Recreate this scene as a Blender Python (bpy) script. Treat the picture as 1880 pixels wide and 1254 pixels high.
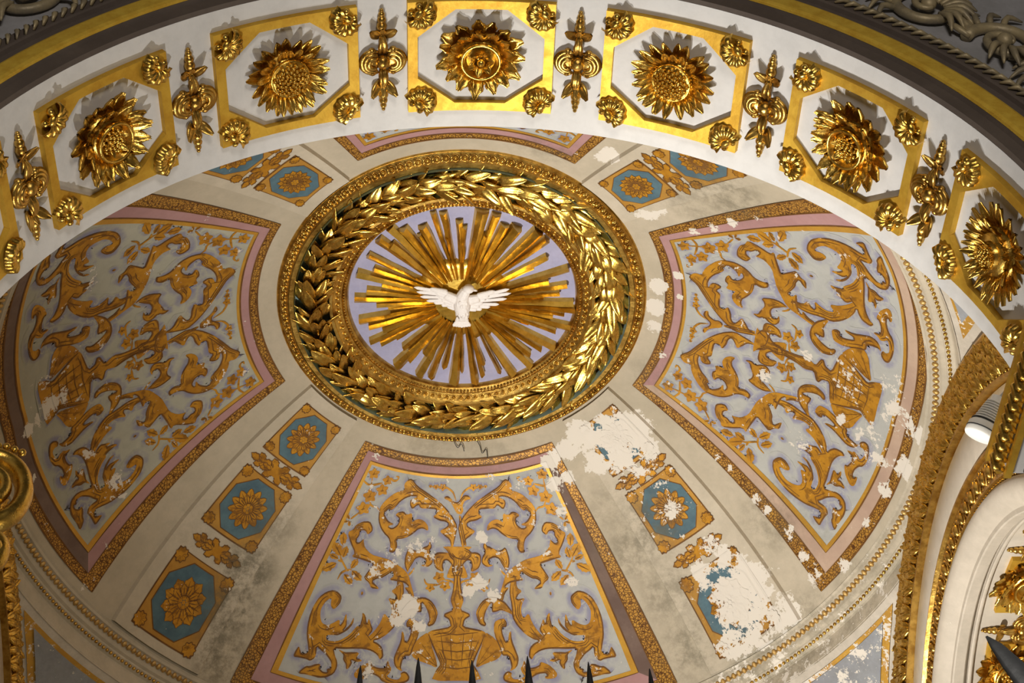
import bpy, bmesh, math, random
from mathutils import Vector, Matrix
from mathutils.geometry import tessellate_polygon
from math import sin, cos, pi, radians as rad, hypot, atan2, sqrt, acos, asin, degrees, exp

for o in list(bpy.data.objects): bpy.data.objects.remove(o)
SC = bpy.context.scene
COL = SC.collection
R0 = random.Random(7)

# ------------------------------------------------------------------ camera
PITCH, ROLL, YAW, FPX = .8822, -.0584, .0772, 3000.0
def camera():
    cp, sp, cy, sy = cos(PITCH), sin(PITCH), cos(YAW), sin(YAW)
    F = Vector((sy*cp, cy*cp, sp)); R = Vector((cy, -sy, 0)); U = R.cross(F)
    cr, sr = cos(ROLL), sin(ROLL)
    R2, U2 = cr*R + sr*U, -sr*R + cr*U
    cam = bpy.data.cameras.new('camera'); o = bpy.data.objects.new('camera', cam); COL.objects.link(o)
    cam.sensor_fit = 'HORIZONTAL'; cam.sensor_width = 36; cam.lens = FPX/1880*36
    cam.clip_end = 100
    M = Matrix.Identity(4)
    for i in range(3): M[i][0], M[i][1], M[i][2] = R2[i], U2[i], -F[i]
    M.translation = Vector((-.2198, -7.2632, 1.6)); o.matrix_world = M
    SC.camera = o
camera()

# ------------------------------------------------------------------ light
w = bpy.data.worlds.new('world'); SC.world = w; w.use_nodes = True
w.node_tree.nodes['Background'].inputs[0].default_value = (1.0, .86, .68, 1)
w.node_tree.nodes['Background'].inputs[1].default_value = .035
def lamp(name, kind, loc, target, energy, color, **kw):
    l = bpy.data.lights.new(name, kind); l.energy = energy; l.color = color
    for k, v in kw.items(): setattr(l, k, v)
    o = bpy.data.objects.new(name, l); COL.objects.link(o); o.location = loc
    o.rotation_euler = (Vector(target)-Vector(loc)).to_track_quat('-Z', 'Y').to_euler()
    return o
lamp('uplight_key', 'SPOT', (-1.0, .45, 3.0), (2.2, -.3, 9.4), 2550, (1, .94, .85), spot_size=rad(86), spot_blend=1.0, shadow_soft_size=.07)
lamp('uplight_fill', 'SPOT', (1.2, -1.6, 2.4), (-1.8, -.9, 10.0), 135, (1, .79, .44), spot_size=rad(100), spot_blend=1.0, shadow_soft_size=.2)
lamp('uplight_arch', 'SPOT', (-.45, -.3, 2.9), (.2, -3.4, 8.6), 520, (1, .96, .91), spot_size=rad(72), spot_blend=.9, shadow_soft_size=.07)
lamp('nave_glow', 'AREA', (0.5, -10.0, 3.6), (0, -3.6, 8.8), 190, (1, .90, .78), shape='DISK', size=1.6)
cy_ = SC.cycles; cy_.max_bounces = 6; cy_.diffuse_bounces = 3; cy_.glossy_bounces = 3; cy_.transmission_bounces = 0; cy_.transparent_max_bounces = 2
vs = SC.view_settings
vs.view_transform = 'Standard'; vs.look = 'None'; vs.exposure = 0.0; vs.gamma = 1.0; vs.use_curve_mapping = False

# ------------------------------------------------------------------ constants
RS, CZ = 3.3896, 7.7389          # dome sphere
RA, ZS, Y1, Y2 = 2.177, 6.281, -3.794, -3.0   # front arch
RP, ZP = 4.243, 6.25             # pendentive sphere
ZR = 6.493                       # side arch centre height
PV = 1.66                        # side arch soffit radius
DESIGN={'shapes':{'scroll_a':[(0.9,37.3),(0.5,36.1),(0.0,34.6),(1.2,33.3),(2.5,32.4),(4.3,31.5),(6.3,30.8),(8.8,30.1),(10.8,29.6),(12.8,28.7),(13.7,28.9),(14.5,29.6),(13.9,30.4),(15.0,30.6),(16.3,31.1),(17.2,31.7),(18.1,32.5),(18.6,33.4),(18.4,34.1),(17.9,35.1),(16.9,36.0),(15.8,36.6),(14.7,37.0),(14.1,37.6),(13.8,38.3),(13.9,38.8),(12.9,38.8),(12.5,38.2),(12.5,37.7),(13.1,37.0),(11.7,36.8),(10.5,36.4),(9.5,35.8),(8.8,35.3),(7.8,35.1),(6.5,35.4),(6.7,34.7),(7.7,34.1),(9.0,33.9),(10.0,34.2),(10.4,34.5),(10.8,33.2),(11.9,33.6),(12.9,33.2),(14.0,33.4),(14.6,33.9),(13.5,34.2),(13.3,34.6),(13.6,35.2),(14.5,35.7),(15.6,35.5),(14.2,35.1),(15.5,34.9),(16.3,34.6),(17.3,33.9),(16.7,33.5),(16.4,33.2),(15.8,33.4),(15.0,32.8),(14.3,32.0),(13.2,31.4),(11.7,31.0),(10.2,31.0),(11.9,31.5),(11.8,32.2),(11.0,32.8),(9.8,32.0),(9.0,32.5),(7.3,32.4),(5.2,32.4),(5.0,33.0),(5.9,33.5),(4.3,33.9),(2.8,34.0),(1.9,34.4),(3.0,34.9),(4.0,35.3),(3.1,35.8),(1.7,36.4),(1.4,37.1),(1.4,37.6)],'face_curl':[(2.0,38.1),(4.0,38.1),(4.8,38.5),(4.8,39.4),(4.2,40.3),(2.8,40.7),(2.6,40.4),(2.9,39.9),(2.7,39.2),(2.0,39.1),(1.2,39.6),(0.8,40.3),(0.9,40.7),(0.3,41.4),(-1.0,41.5),(-2.1,41.4),(-1.5,40.1),(-0.2,38.6)],'curl_b':[(5.9,36.6),(5.3,37.4),(5.8,38.1),(5.0,38.8),(4.8,39.6),(5.8,40.2),(7.2,40.0),(6.4,39.8),(6.2,39.2),(7.5,38.9),(8.4,39.2),(8.8,39.9),(9.3,40.7),(9.4,41.2),(10.3,40.2),(10.5,39.1),(10.1,37.7),(9.1,38.1),(8.2,38.1),(7.1,37.6),(6.1,37.3)],'scroll_b':[(10.3,40.7),(13.2,39.8),(14.9,39.7),(17.1,39.6),(18.8,38.9),(19.5,38.1),(19.6,37.8),(20.4,38.6),(21.1,38.3),(20.7,37.5),(21.0,36.9),(20.0,36.7),(19.1,37.2),(18.4,36.6),(18.7,36.0),(19.7,35.4),(21.2,35.7),(22.3,36.4),(22.4,37.0),(23.3,37.6),(21.9,38.8),(20.3,39.9),(20.7,40.5),(18.8,40.5),(17.2,40.6),(16.2,40.7),(16.5,41.3),(16.9,42.1),(17.2,42.8),(15.9,43.3),(15.4,43.9),(13.9,43.8),(14.5,43.4),(15.6,43.0),(14.8,42.5),(14.1,42.4),(13.1,41.8),(12.3,41.2),(11.8,41.8),(12.6,42.4),(11.1,42.4),(9.6,42.5),(8.7,43.0),(9.6,43.1),(8.6,43.8),(8.1,44.8),(7.1,45.3),(7.6,44.0),(8.5,42.5),(9.2,41.4)],'scroll_c':[(8.3,42.5),(7.2,43.8),(6.7,45.3),(7.2,46.6),(7.7,47.8),(8.3,48.7),(9.6,49.4),(11.8,49.6),(13.3,50.3),(15.3,50.5),(17.2,50.5),(18.4,50.3),(19.6,49.5),(18.0,49.5),(16.1,49.1),(15.0,48.1),(14.2,47.1),(14.7,46.0),(14.2,45.9),(13.1,46.7),(12.7,47.6),(11.4,48.3),(10.8,47.7),(10.4,47.0),(10.3,46.2),(10.6,45.8),(10.1,45.9),(9.5,46.8),(8.5,47.6),(8.7,46.4),(9.1,45.3),(10.5,44.2),(9.2,44.2),(8.2,45.0),(7.5,45.2),(8.0,44.1)],'crescent':[(9.8,46.9),(9.3,46.0),(8.4,44.9),(7.2,44.3),(5.8,44.1),(4.7,44.4),(3.9,45.0),(3.2,46.0),(3.4,46.9),(3.8,47.6),(4.6,47.9),(4.9,47.6),(4.5,47.0),(4.9,46.0),(5.6,45.1),(6.2,44.8),(6.0,45.6),(6.0,46.1),(6.7,46.1),(7.5,45.9),(8.5,46.2)],'leaf_hook':[(7.9,47.0),(8.3,47.6),(8.1,48.2),(7.5,48.1),(7.3,48.7),(7.7,50.1),(8.1,50.0),(8.4,49.0),(8.8,48.7),(8.7,50.0),(9.2,51.6),(9.4,52.4),(9.1,53.4),(8.6,54.1),(7.8,54.5),(8.1,53.8),(8.1,52.8),(7.9,51.9),(6.9,51.8),(6.7,50.8),(6.2,49.6),(6.0,48.5),(6.2,47.4),(7.0,47.1)],'big_hook':[(12.7,53.4),(13.7,54.3),(14.3,55.5),(14.6,56.5),(14.3,57.2),(13.6,57.3),(12.8,57.1),(12.7,56.6),(13.2,56.4),(13.0,55.9),(11.9,55.8),(11.0,56.3),(10.6,57.0),(9.7,57.4),(8.6,57.4),(7.5,57.0),(6.8,56.4),(6.7,55.5),(7.1,54.7),(7.6,54.4),(8.1,54.9),(7.9,55.5),(8.2,56.3),(9.0,56.4),(10.0,55.9),(9.6,55.2),(9.4,54.1),(9.8,53.6),(10.1,52.7),(10.3,53.0),(10.3,54.2),(11.3,54.4),(12.3,54.0),(12.4,53.5)],'scroll_d':[(20.2,47.5),(19.7,46.7),(19.8,45.8),(20.5,45.4),(21.5,45.2),(22.6,45.7),(23.4,46.6),(23.7,47.9),(23.7,49.1),(23.4,50.5),(22.9,51.8),(22.1,53.0),(21.7,54.3),(22.6,55.0),(23.0,54.2),(23.4,53.5),(23.6,54.6),(23.6,56.0),(22.7,55.8),(21.7,55.7),(21.1,55.9),(20.6,55.1),(20.6,53.9),(20.9,52.7),(20.3,53.0),(19.3,53.6),(18.6,54.4),(18.1,55.1),(17.9,56.2),(18.5,56.7),(18.2,57.3),(18.9,57.4),(19.5,56.8),(19.5,55.9),(20.1,56.1),(20.9,57.0),(21.4,57.1),(22.0,58.4),(22.0,59.1),(21.0,58.8),(20.0,58.8),(19.1,58.8),(18.2,58.4),(17.3,57.3),(17.1,55.8),(17.3,54.6),(17.9,53.5),(18.4,52.4),(16.9,52.2),(15.4,51.9),(13.9,51.7),(12.8,51.8),(11.8,52.2),(11.3,52.8),(10.9,52.3),(11.3,51.2),(12.1,50.7),(13.0,50.5),(12.1,50.2),(11.0,49.4),(10.0,48.3),(9.3,47.0),(9.5,45.5),(9.4,43.9),(9.8,42.6),(10.6,41.5),(11.2,41.8),(10.9,43.2),(11.8,43.8),(10.9,44.2),(10.4,44.8),(12.1,44.7),(11.3,45.5),(10.9,46.4),(11.1,47.4),(12.2,46.7),(12.4,48.0),(13.1,49.3),(13.9,50.2),(13.3,49.1),(13.8,48.5),(14.4,47.7),(14.5,48.6),(15.0,47.5),(15.7,47.1),(15.5,47.8),(15.5,49.1),(15.9,48.9),(16.7,50.3),(17.9,51.3),(18.9,51.6),(19.9,51.6),(20.1,51.0),(19.2,50.8),(18.4,50.7),(17.2,49.8),(16.6,48.8),(16.8,47.9),(17.1,49.1),(17.9,50.1),(17.5,49.3),(17.7,48.7),(18.2,47.6),(18.3,48.8),(18.6,49.5),(18.9,48.6),(19.8,49.4),(20.6,49.8),(21.4,49.7),(22.0,49.0),(22.4,48.0),(22.1,46.9),(21.4,46.2),(21.1,47.2),(20.6,47.6)],'flower_d':[(17.8,52.4),(16.8,52.9),(16.7,53.1),(16.6,54.0),(16.0,54.8),(15.9,55.6),(15.7,55.8),(15.4,55.3),(15.2,54.2),(15.5,53.6),(14.6,53.9),(13.8,53.4),(14.3,53.1),(14.8,53.1),(14.5,52.2),(16.1,52.5),(16.6,52.6)]},'axis':{'tulip':[(-0.3,33.0),(-0.9,33.0),(-1.4,32.5),(-1.1,31.8),(-1.9,31.1),(-3.3,31.0),(-2.9,30.5),(-1.6,30.4),(-0.7,30.9),(0.0,31.4),(1.1,31.3),(2.3,30.6),(3.3,30.6),(3.6,30.9),(2.2,31.2),(1.2,31.9),(0.4,32.8)],'tulip_stem':[(-2.0,37.2),(-1.5,35.7),(-1.1,34.6),(-0.8,33.2),(-0.2,33.1),(-0.4,34.3),(-0.9,35.8),(-1.4,37.2)],'face':[(-1.1,37.3),(-2.8,37.9),(-2.9,38.6),(-1.8,39.1),(-0.2,39.0),(1.1,38.6),(2.1,38.1),(1.8,37.5),(0.6,37.4)]},'urn':[(3.2,37.3),(2.1,37.9),(1.5,38.7),(0.7,39.2),(1.1,40.5),(0.6,41.3),(0.8,43.1),(1.2,44.3),(0.6,45.6),(2.1,46.1),(2.2,46.5),(1.3,46.9),(1.0,47.8),(3.9,48.3),(4.7,48.7),(4.0,50.0),(3.0,51.6),(2.4,52.7),(3.0,53.4),(3.6,54.8)],'shell':[(4.5,48.5),(6.1,49.5),(7.2,51.2),(6.3,52.2),(4.2,52.7),(2.8,53.2),(3.1,51.9),(4.0,50.1)],'leaves':[[(20.0,42.0),(19.4,40.5)],[(19.7,42.2),(17.4,43.2)],[(20.8,42.9),(18.8,44.0)],[(22.2,40.9),(22.3,39.3)],[(23.1,39.4),(24.1,37.7)],[(22.6,40.8),(25.1,39.3)],[(22.9,41.2),(24.9,41.0)],[(22.9,41.8),(25.0,43.3)],[(16.6,45.0),(16.7,44.5)],[(24.1,35.9),(25.1,35.4)],[(24.1,36.1),(25.0,36.5)],[(24.0,36.1),(23.5,36.8)]],'vine':[(23.2,29.2,0.76),(19.0,29.6,0.7),(19.5,31.0,0.81),(21.9,32.2,0.92),(22.2,34.0,0.92),(3.4,41.4,0.76),(2.2,42.5,0.7),(4.9,42.8,0.59),(4.1,29.4,0.52),(5.9,29.4,0.39),(7.4,29.4,0.24)],'tend':[[(18.1,29.4),(16.9,29.4),(16.3,28.9),(17.2,28.8)],[(20.1,30.1),(22.7,30.8),(24.2,30.7),(24.9,30.5)],[(23.3,29.3),(22.7,30.8),(22.1,32.1),(20.8,33.3),(19.3,33.4),(18.3,33.9)],[(20.8,33.3),(21.9,33.5)],[(0.5,42.8),(0.8,42.0),(2.3,41.7)],[(3.5,42.4),(5.5,42.4),(6.2,41.7)],[(2.7,42.0),(3.5,42.4)],[(0.5,31.2),(1.3,30.1),(2.8,29.5),(3.8,29.4),(5.9,29.4),(7.4,29.4)],[(21.6,43.8),(21.4,42.9),(20.8,42.4),(20.8,42.2),(22.0,41.4),(22.7,40.8),(23.1,39.4)],[(20.8,42.4),(19.8,42.1)],[(22.0,41.4),(22.9,41.4)],[(23.9,35.8),(23.2,35.2),(22.6,34.6)],[(9.2,41.4),(8.7,41.0),(8.3,40.4)]]}
RAYS=[(-105.6,0.798,0.042),(-100.5,0.782,0.053),(-101.0,0.579,0.037),(-92.4,0.701,0.048),(-89.4,0.651,0.032),(-80.8,0.799,0.09),(-73.1,0.793,0.063),(-75.5,0.608,0.032),(-66.4,0.725,0.063),(-60.3,0.752,0.074),(-49.6,0.817,0.079),(-42.8,0.804,0.053),(-33.3,0.714,0.037),(-32.0,0.59,0.026),(-21.3,0.809,0.042),(-16.4,0.643,0.026),(-10.7,0.765,0.042),(-5.5,0.705,0.026),(-3.3,0.587,0.016),(1.4,0.804,0.042),(5.7,0.822,0.042),(9.9,0.756,0.021),(12.8,0.676,0.037),(17.4,0.827,0.053),(22.8,0.746,0.026),(24.4,0.531,0.021),(32.5,0.578,0.037),(32.2,0.808,0.053),(37.6,0.74,0.032),(45.1,0.708,0.042),(50.1,0.804,0.053),(43.2,0.536,0.032),(61.3,0.802,0.063),(67.3,0.739,0.032),(75.0,0.624,0.032),(77.3,0.721,0.037),(82.4,0.784,0.058),(89.3,0.66,0.026),(93.8,0.779,0.074),(101.4,0.629,0.042),(107.3,0.752,0.053),(113.9,0.77,0.063),(117.9,0.56,0.053),(123.7,0.69,0.032),(128.0,0.774,0.074),(134.1,0.611,0.042),(146.0,0.709,0.042),(149.8,0.774,0.048),(144.0,0.591,0.021),(155.3,0.632,0.042),(160.7,0.716,0.032),(165.8,0.767,0.058),(172.4,0.538,0.042),(175.9,0.62,0.037),(-178.8,0.776,0.058),(-173.1,0.694,0.053),(-166.7,0.593,0.032),(-162.2,0.791,0.058),(-156.0,0.692,0.048),(-149.3,0.781,0.048),(-135.1,0.711,0.053),(-137.8,0.804,0.063),(-128.6,0.821,0.063),(-123.4,0.762,0.063),(-118.3,0.658,0.032),(-113.6,0.715,0.063)]
WEAR=[(51.9,26.5,2.1,1),(52.8,30.5,1.7,0.9),(58.3,27.2,1.5,0.9),(44.6,28.6,2.1,1),(38.8,29.8,2.4,1),(39.0,32.5,1.7,0.9),(46.5,31.6,1.8,0.85),(43.4,26.3,1.2,0.9),(44.8,35.1,2.4,0.45),(-8.6,24.6,1.2,1),(-0.4,24.4,1.2,1),(6.7,24.5,1.0,0.8),(-13.5,27.4,0.6,0.9),(-6.2,27.3,0.6,0.9),(14.4,26.6,0.6,0.7),(-56.6,30.6,1.1,0.9),(-56.5,28.9,1.0,0.7),(-35.1,27.0,1.2,0.9),(-35.0,28.9,0.8,0.7),(-27.8,31.5,0.7,0.8),(-29.1,34.4,0.8,0.9),(-30.5,37.4,0.7,0.9),(-31.9,41.3,0.7,0.6),(-2.6,57.8,2.8,0.55),(5.7,55.4,3.5,0.5),(-7.2,56.4,2.1,0.45),(-2.4,50.4,2.8,0.38),(-1.9,61.4,1.1,1),(4.7,60.5,1.4,0.95),(9.9,59.3,1.0,0.8),(-3.0,44.2,0.8,0.6),(6.1,39.6,1.1,0.75),(13.8,46.9,2.1,0.42),(5.1,50.6,0.7,0.9),(28.7,46.8,0.7,0.95),(28.4,48.4,0.7,0.9),(27.7,52.4,0.8,0.75),(28.5,55.7,1.0,0.7),(28.8,58.8,1.2,0.65),(24.0,60.4,1.0,0.6),(16.4,59.2,0.8,0.6),(28.7,39.4,0.6,0.8),(28.2,41.6,0.6,0.8),(40.4,54.7,4.3,0.88),(40.1,49.3,1.5,0.85),(45.1,49.4,1.4,0.8),(36.7,59.7,2.5,0.75),(41.5,60.4,2.5,0.7),(45.8,59.2,2.1,0.75),(43.5,40.7,1.4,0.62),(40.7,47.4,1.5,0.6),(99.5,45.6,1.5,0.85),(101.1,47.5,1.0,0.8),(85.0,36.1,0.8,1),(96.7,47.9,0.6,0.9),(86.1,42.0,1.0,0.8),(83.7,44.0,1.0,0.8),(88.3,43.2,1.0,0.8),(96.4,37.5,1.5,0.5),(104.6,39.6,1.7,0.52),(107.0,41.0,1.1,0.5),(100.0,37.4,1.4,0.5),(81.7,28.5,1.0,0.45),(74.0,29.9,1.0,0.55),(65.1,31.1,1.1,0.85),(65.9,34.4,1.1,0.7),(64.0,27.8,1.2,1),(61.3,31.0,1.0,0.9),(104.5,54.2,1.4,0.6),(68.4,44.0,0.8,0.6),(67.1,36.5,1.0,0.5),(115.1,26.8,0.5,0.8),(-179.4,53.8,1.5,0.75),(179.4,57.3,0.8,1),(179.8,55.5,0.8,0.9),(-179.1,51.7,0.8,0.7),(167.6,50.9,1.0,0.55),(160.8,49.7,1.1,0.62),(167.1,52.4,0.7,0.6),(159.0,52.5,0.8,0.5),(157.8,49.9,0.6,0.7),(-143.1,60.5,2.1,0.3),(-159.1,48.6,1.5,0.42),(-164.8,52.9,1.7,0.3),(-174.3,46.4,1.2,0.36),(-173.7,54.0,1.2,0.5),(152.3,58.9,0.6,0.6),(154.2,55.2,0.6,0.5),(154.8,52.2,0.6,0.5),(153.0,60.5,0.6,0.7),(171.8,58.6,0.6,0.6),(-149.2,35.5,0.4,1),(-128.6,35.9,0.4,0.4),(-64.4,27.2,0.6,0.6),(-61.4,27.3,0.4,0.6)]
MOLD=[(48.5,40.9,3.8,0.8),(54.6,42.9,3.1,0.7),(52.1,49.8,3.5,0.6),(52.5,57.2,3.5,0.7),(28.4,49.7,3.8,0.5),(22.9,54.2,2.8,0.3),(130.4,40.3,3.1,0.6),(130.4,47.3,3.5,1.0),(130.0,52.4,3.5,1.0),(128.7,57.9,3.5,0.9),(-38.7,39.3,4.2,0.7),(-36.6,33.7,2.8,0.5),(-68.4,26.7,2.8,0.5),(22.1,27.0,2.8,0.35),(128.1,27.8,2.8,0.25),(101.0,24.9,4.2,0.35),(80.8,25.4,3.5,0.3),(143.4,45.7,4.2,0.2),(54.0,36.7,3.5,0.4),(63.3,40.6,2.1,0.3),(35.0,63.0,4.2,0.6),(24.4,61.8,2.1,0.5),(43.4,61.7,3.5,0.6),(-23.6,28.9,1.4,0.3)]

# ------------------------------------------------------------------ materials
def nd(t, typ, **kw):
    n = t.nodes.new(typ)
    for k, v in kw.items(): setattr(n, k, v)
    return n
def mathn(t, op, a, b=None, c=None, clamp=False):
    n = nd(t, 'ShaderNodeMath', operation=op, use_clamp=clamp)
    for i, v in enumerate((a, b, c)):
        if v is None: continue
        if isinstance(v, (int, float)): n.inputs[i].default_value = v
        else: t.links.new(v, n.inputs[i])
    return n.outputs[0]
def mixc(t, fac, a, b):
    n = nd(t, 'ShaderNodeMix', data_type='RGBA')
    if isinstance(fac, (int, float)): n.inputs[0].default_value = fac
    else: t.links.new(fac, n.inputs[0])
    for i, v in ((6, a), (7, b)):
        if isinstance(v, tuple): n.inputs[i].default_value = (*v[:3], 1)
        else: t.links.new(v, n.inputs[i])
    return n.outputs[2]
def noise(t, scale, detail=4, rough=.6, off=None):
    g = nd(t, 'ShaderNodeNewGeometry'); v = g.outputs['Position']
    if off is not None:
        a = nd(t, 'ShaderNodeVectorMath', operation='ADD'); t.links.new(v, a.inputs[0]); a.inputs[1].default_value = off; v = a.outputs[0]
    n = nd(t, 'ShaderNodeTexNoise'); n.inputs['Scale'].default_value = scale; n.inputs['Detail'].default_value = detail; n.inputs['Roughness'].default_value = rough
    t.links.new(v, n.inputs['Vector']); return n.outputs['Fac']
def ramp(t, v, lo, hi):
    n = nd(t, 'ShaderNodeMapRange', clamp=True, interpolation_type='SMOOTHSTEP')
    n.inputs[1].default_value = lo; n.inputs[2].default_value = hi; t.links.new(v, n.inputs[0]); return n.outputs[0]
def newmat(name):
    m = bpy.data.materials.new(name); m.use_nodes = True; t = m.node_tree
    return m, t, t.nodes['Principled BSDF']
def bump(t, bs, h, strength=.3, dist=.01):
    b = nd(t, 'ShaderNodeBump'); b.inputs['Strength'].default_value = strength; b.inputs['Distance'].default_value = dist
    t.links.new(h, b.inputs['Height']); t.links.new(b.outputs[0], bs.inputs['Normal'])
WHITE = (.68, .64, .575)
def paint(name, col, col2=None, scale=3.0, rough=.75, metal=0.0, pattern=None, halo=None, speck=0.0, worn=WHITE, streak=None):
    """Aged paint: two-tone mottling, mould stain and peeling to white plaster, driven by the wear / mold attributes of the surface."""
    m, t, b = newmat(name); col2 = col2 or tuple(c*.78 for c in col)
    c = mixc(t, ramp(t, noise(t, scale, 5, .65), .3, .7), col, col2)
    c = mixc(t, mathn(t, 'MULTIPLY', ramp(t, noise(t, scale*9, 4, .7, (3, 1, 7)), .35, .75), .35), c, tuple(x*.72 for x in col))
    if streak:
        c = mixc(t, mathn(t, 'MULTIPLY', ramp(t, noise(t, 16, 3, .55, (6, 3, 9)), .50, .66), .75), c, streak)
    if pattern:
        v = nd(t, 'ShaderNodeTexVoronoi', feature='DISTANCE_TO_EDGE'); v.inputs['Scale'].default_value = pattern[1]
        g = nd(t, 'ShaderNodeNewGeometry'); t.links.new(g.outputs['Position'], v.inputs['Vector'])
        c = mixc(t, mathn(t, 'SUBTRACT', 1, ramp(t, v.outputs['Distance'], .04, .16)), c, pattern[0])
    if halo:
        a = nd(t, 'ShaderNodeAttribute', attribute_name='halo')
        h = mathn(t, 'MULTIPLY', a.outputs['Fac'], ramp(t, noise(t, 7, 3, .6, (9, 2, 4)), .30, .62))
        c = mixc(t, h, c, halo)
    mo = nd(t, 'ShaderNodeAttribute', attribute_name='mold')
    mf = mathn(t, 'MULTIPLY', mo.outputs['Fac'], ramp(t, noise(t, 8, 10, .78, (5, 5, 1)), .36, .64), clamp=True)
    c = mixc(t, mathn(t, 'MULTIPLY', mf, .85), c, (.115, .105, .07))
    we = nd(t, 'ShaderNodeAttribute', attribute_name='wear')
    n1 = noise(t, 9, 8, .68, (2, 8, 3)); n2 = noise(t, 38, 5, .7, (1, 4, 6))
    s = mathn(t, 'ADD', mathn(t, 'MULTIPLY', mathn(t, 'SUBTRACT', n1, .5), 1.9), mathn(t, 'MULTIPLY', mathn(t, 'SUBTRACT', n2, .5), 1.1))
    wf = ramp(t, mathn(t, 'ADD', mathn(t, 'ADD', we.outputs['Fac'], speck), s), .53, .58)
    c = mixc(t, wf, c, worn)
    t.links.new(c, b.inputs['Base Color'])
    b.inputs['Roughness'].default_value = rough
    b.inputs['Specular IOR Level'].default_value = .25
    if metal:
        t.links.new(mathn(t, 'MULTIPLY', mathn(t, 'SUBTRACT', 1, wf), metal), b.inputs['Metallic'])
    bump(t, b, mathn(t, 'SUBTRACT', mathn(t, 'MULTIPLY', noise(t, 30, 6, .7), .5), wf), .35, .004)
    return m
def gilt(name, col, col2, rough=.3, scale=14, strength=.35, metal=1.0):
    m, t, b = newmat(name)
    n = noise(t, scale, 5, .65)
    c = mixc(t, ramp(t, n, .35, .68), col, col2)
    t.links.new(c, b.inputs['Base Color'])
    b.inputs['Metallic'].default_value = metal
    r = mathn(t, 'ADD', mathn(t, 'MULTIPLY', noise(t, scale*2.2, 4, .7, (4, 4, 4)), .3), rough-.15)
    t.links.new(r, b.inputs['Roughness'])
    bump(t, b, noise(t, scale*3, 5, .65, (7, 1, 2)), strength, .006)
    return m
M = {}
M['gold'] = gilt('gold_leaf', (.82, .55, .13), (.58, .34, .055), .29)
M['gold_dark'] = gilt('gold_aged', (.72, .47, .12), (.40, .22, .045), .32)
M['gold_ray'] = gilt('gold_rays', (.86, .59, .12), (.60, .37, .06), .32, 8, .3, .95)
M['gold_matte'] = gilt('matte_gilding', (.88, .60, .08), (.74, .46, .05), .5, 16, .3, .3)
M['steel'] = gilt('grey_steel', (.20, .21, .23), (.13, .14, .15), .45, 12, .15, .5)
M['gold_flat'] = gilt('gold_flat_leaf', (.72, .46, .06), (.58, .33, .035), .56, 9, .25, .7)
M['gold_band'] = gilt('gold_band_leaf', (.86, .55, .12), (.70, .40, .07), .40, 12, .3, .9)
M['bronze'] = gilt('shaded_gilding', (.44, .36, .21), (.26, .22, .15), .5, 10, .4, .25)  # nave frieze gilding, its unlit look put into the colour
M['white'] = paint('white_plaster', (.70, .70, .70), (.63, .63, .63), 1.2, .7)
M['cream'] = paint('cream_plaster', (.52, .46, .36), (.43, .38, .29), 1.6, .8)
M['cream_rib'] = paint('cream_rib_plaster', (.56, .50, .40), (.46, .41, .32), 1.6, .8)
M['cream_wall'] = paint('stone_wall_plaster', (.60, .55, .47), (.50, .45, .38), 1.2, .75)
M['grey_band'] = paint('grey_band_plaster', (.56, .50, .42), (.46, .41, .34), 1.4, .6)
M['field'] = paint('panel_field_paint', (.46, .47, .45), (.40, .41, .40), 1.4, .7, halo=(.24, .24, .36), speck=.0)
M['ochre'] = paint('ochre_scroll_paint', (.56, .275, .022), (.38, .165, .014), 7, .55, .25, speck=.06, streak=(.20, .085, .012))
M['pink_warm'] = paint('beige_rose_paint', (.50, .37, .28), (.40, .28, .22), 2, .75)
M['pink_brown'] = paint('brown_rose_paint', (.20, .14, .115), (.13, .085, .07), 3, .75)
M['field_green'] = paint('green_grey_field_paint', (.44, .44, .37), (.37, .37, .31), 1.4, .7, halo=(.20, .20, .31))
M['ochre_dk'] = paint('ochre_ground_paint', (.50, .27, .05), (.40, .20, .035), 5, .6, .2)
M['brown'] = paint('brown_line_paint', (.12, .05, .012), (.20, .09, .02), 6, .7)
M['pink'] = paint('rose_band_paint', (.42, .25, .25), (.36, .20, .20), 1.6, .75)
M['border'] = paint('gilt_border_paint', (.52, .28, .05), (.42, .21, .04), 8, .5, .25, pattern=((.10, .04, .012), 48), speck=.05)
M['giltline'] = paint('gilt_line_paint', (.60, .34, .05), (.50, .26, .04), 8, .45, .35, speck=.06)
M['blue'] = paint('blue_octagon_paint', (.10, .18, .22), (.06, .11, .15), 5, .7)
M['teal'] = paint('pale_blue_ground', (.24, .36, .38), (.18, .29, .31), 3, .7)
M['lavender'] = paint('lavender_disc_paint', (.40, .40, .58), (.33, .34, .53), 3, .7)
M['slate'] = paint('slate_field_paint', (.30, .32, .35), (.24, .25, .28), 3, .75)
M['dovewhite'] = paint('dove_plaster', (.86, .83, .82), (.80, .77, .76), 9, .6)
M['bluegrey'] = paint('frieze_ground', (.40, .40, .43), (.29, .29, .30), 4, .7)
M['umber'] = paint('shaded_umber', (.13, .105, .09), (.10, .08, .07), 4, .6)  # arch mouth moulding and impost underside, with their shade put into the colour
M['floor'] = paint('stone_floor', (.34, .28, .22), (.26, .21, .16), 1, .4)
M['egg'] = paint('egg_moulding_gilt', (.62, .42, .16), (.50, .30, .09), 20, .45, .55, worn=(.52, .42, .30))
M['iron'] = gilt('black_iron', (.05, .05, .055), (.03, .03, .03), .5, 20, .2, .6)
M['lampwhite'] = gilt('white_enamel', (.85, .85, .82), (.8, .8, .77), .4, 5, .05, 0.0)
M['dark'] = gilt('dark_gap', (.03, .03, .03), (.02, .02, .02), .6, 5, .05, 0.0)

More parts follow.
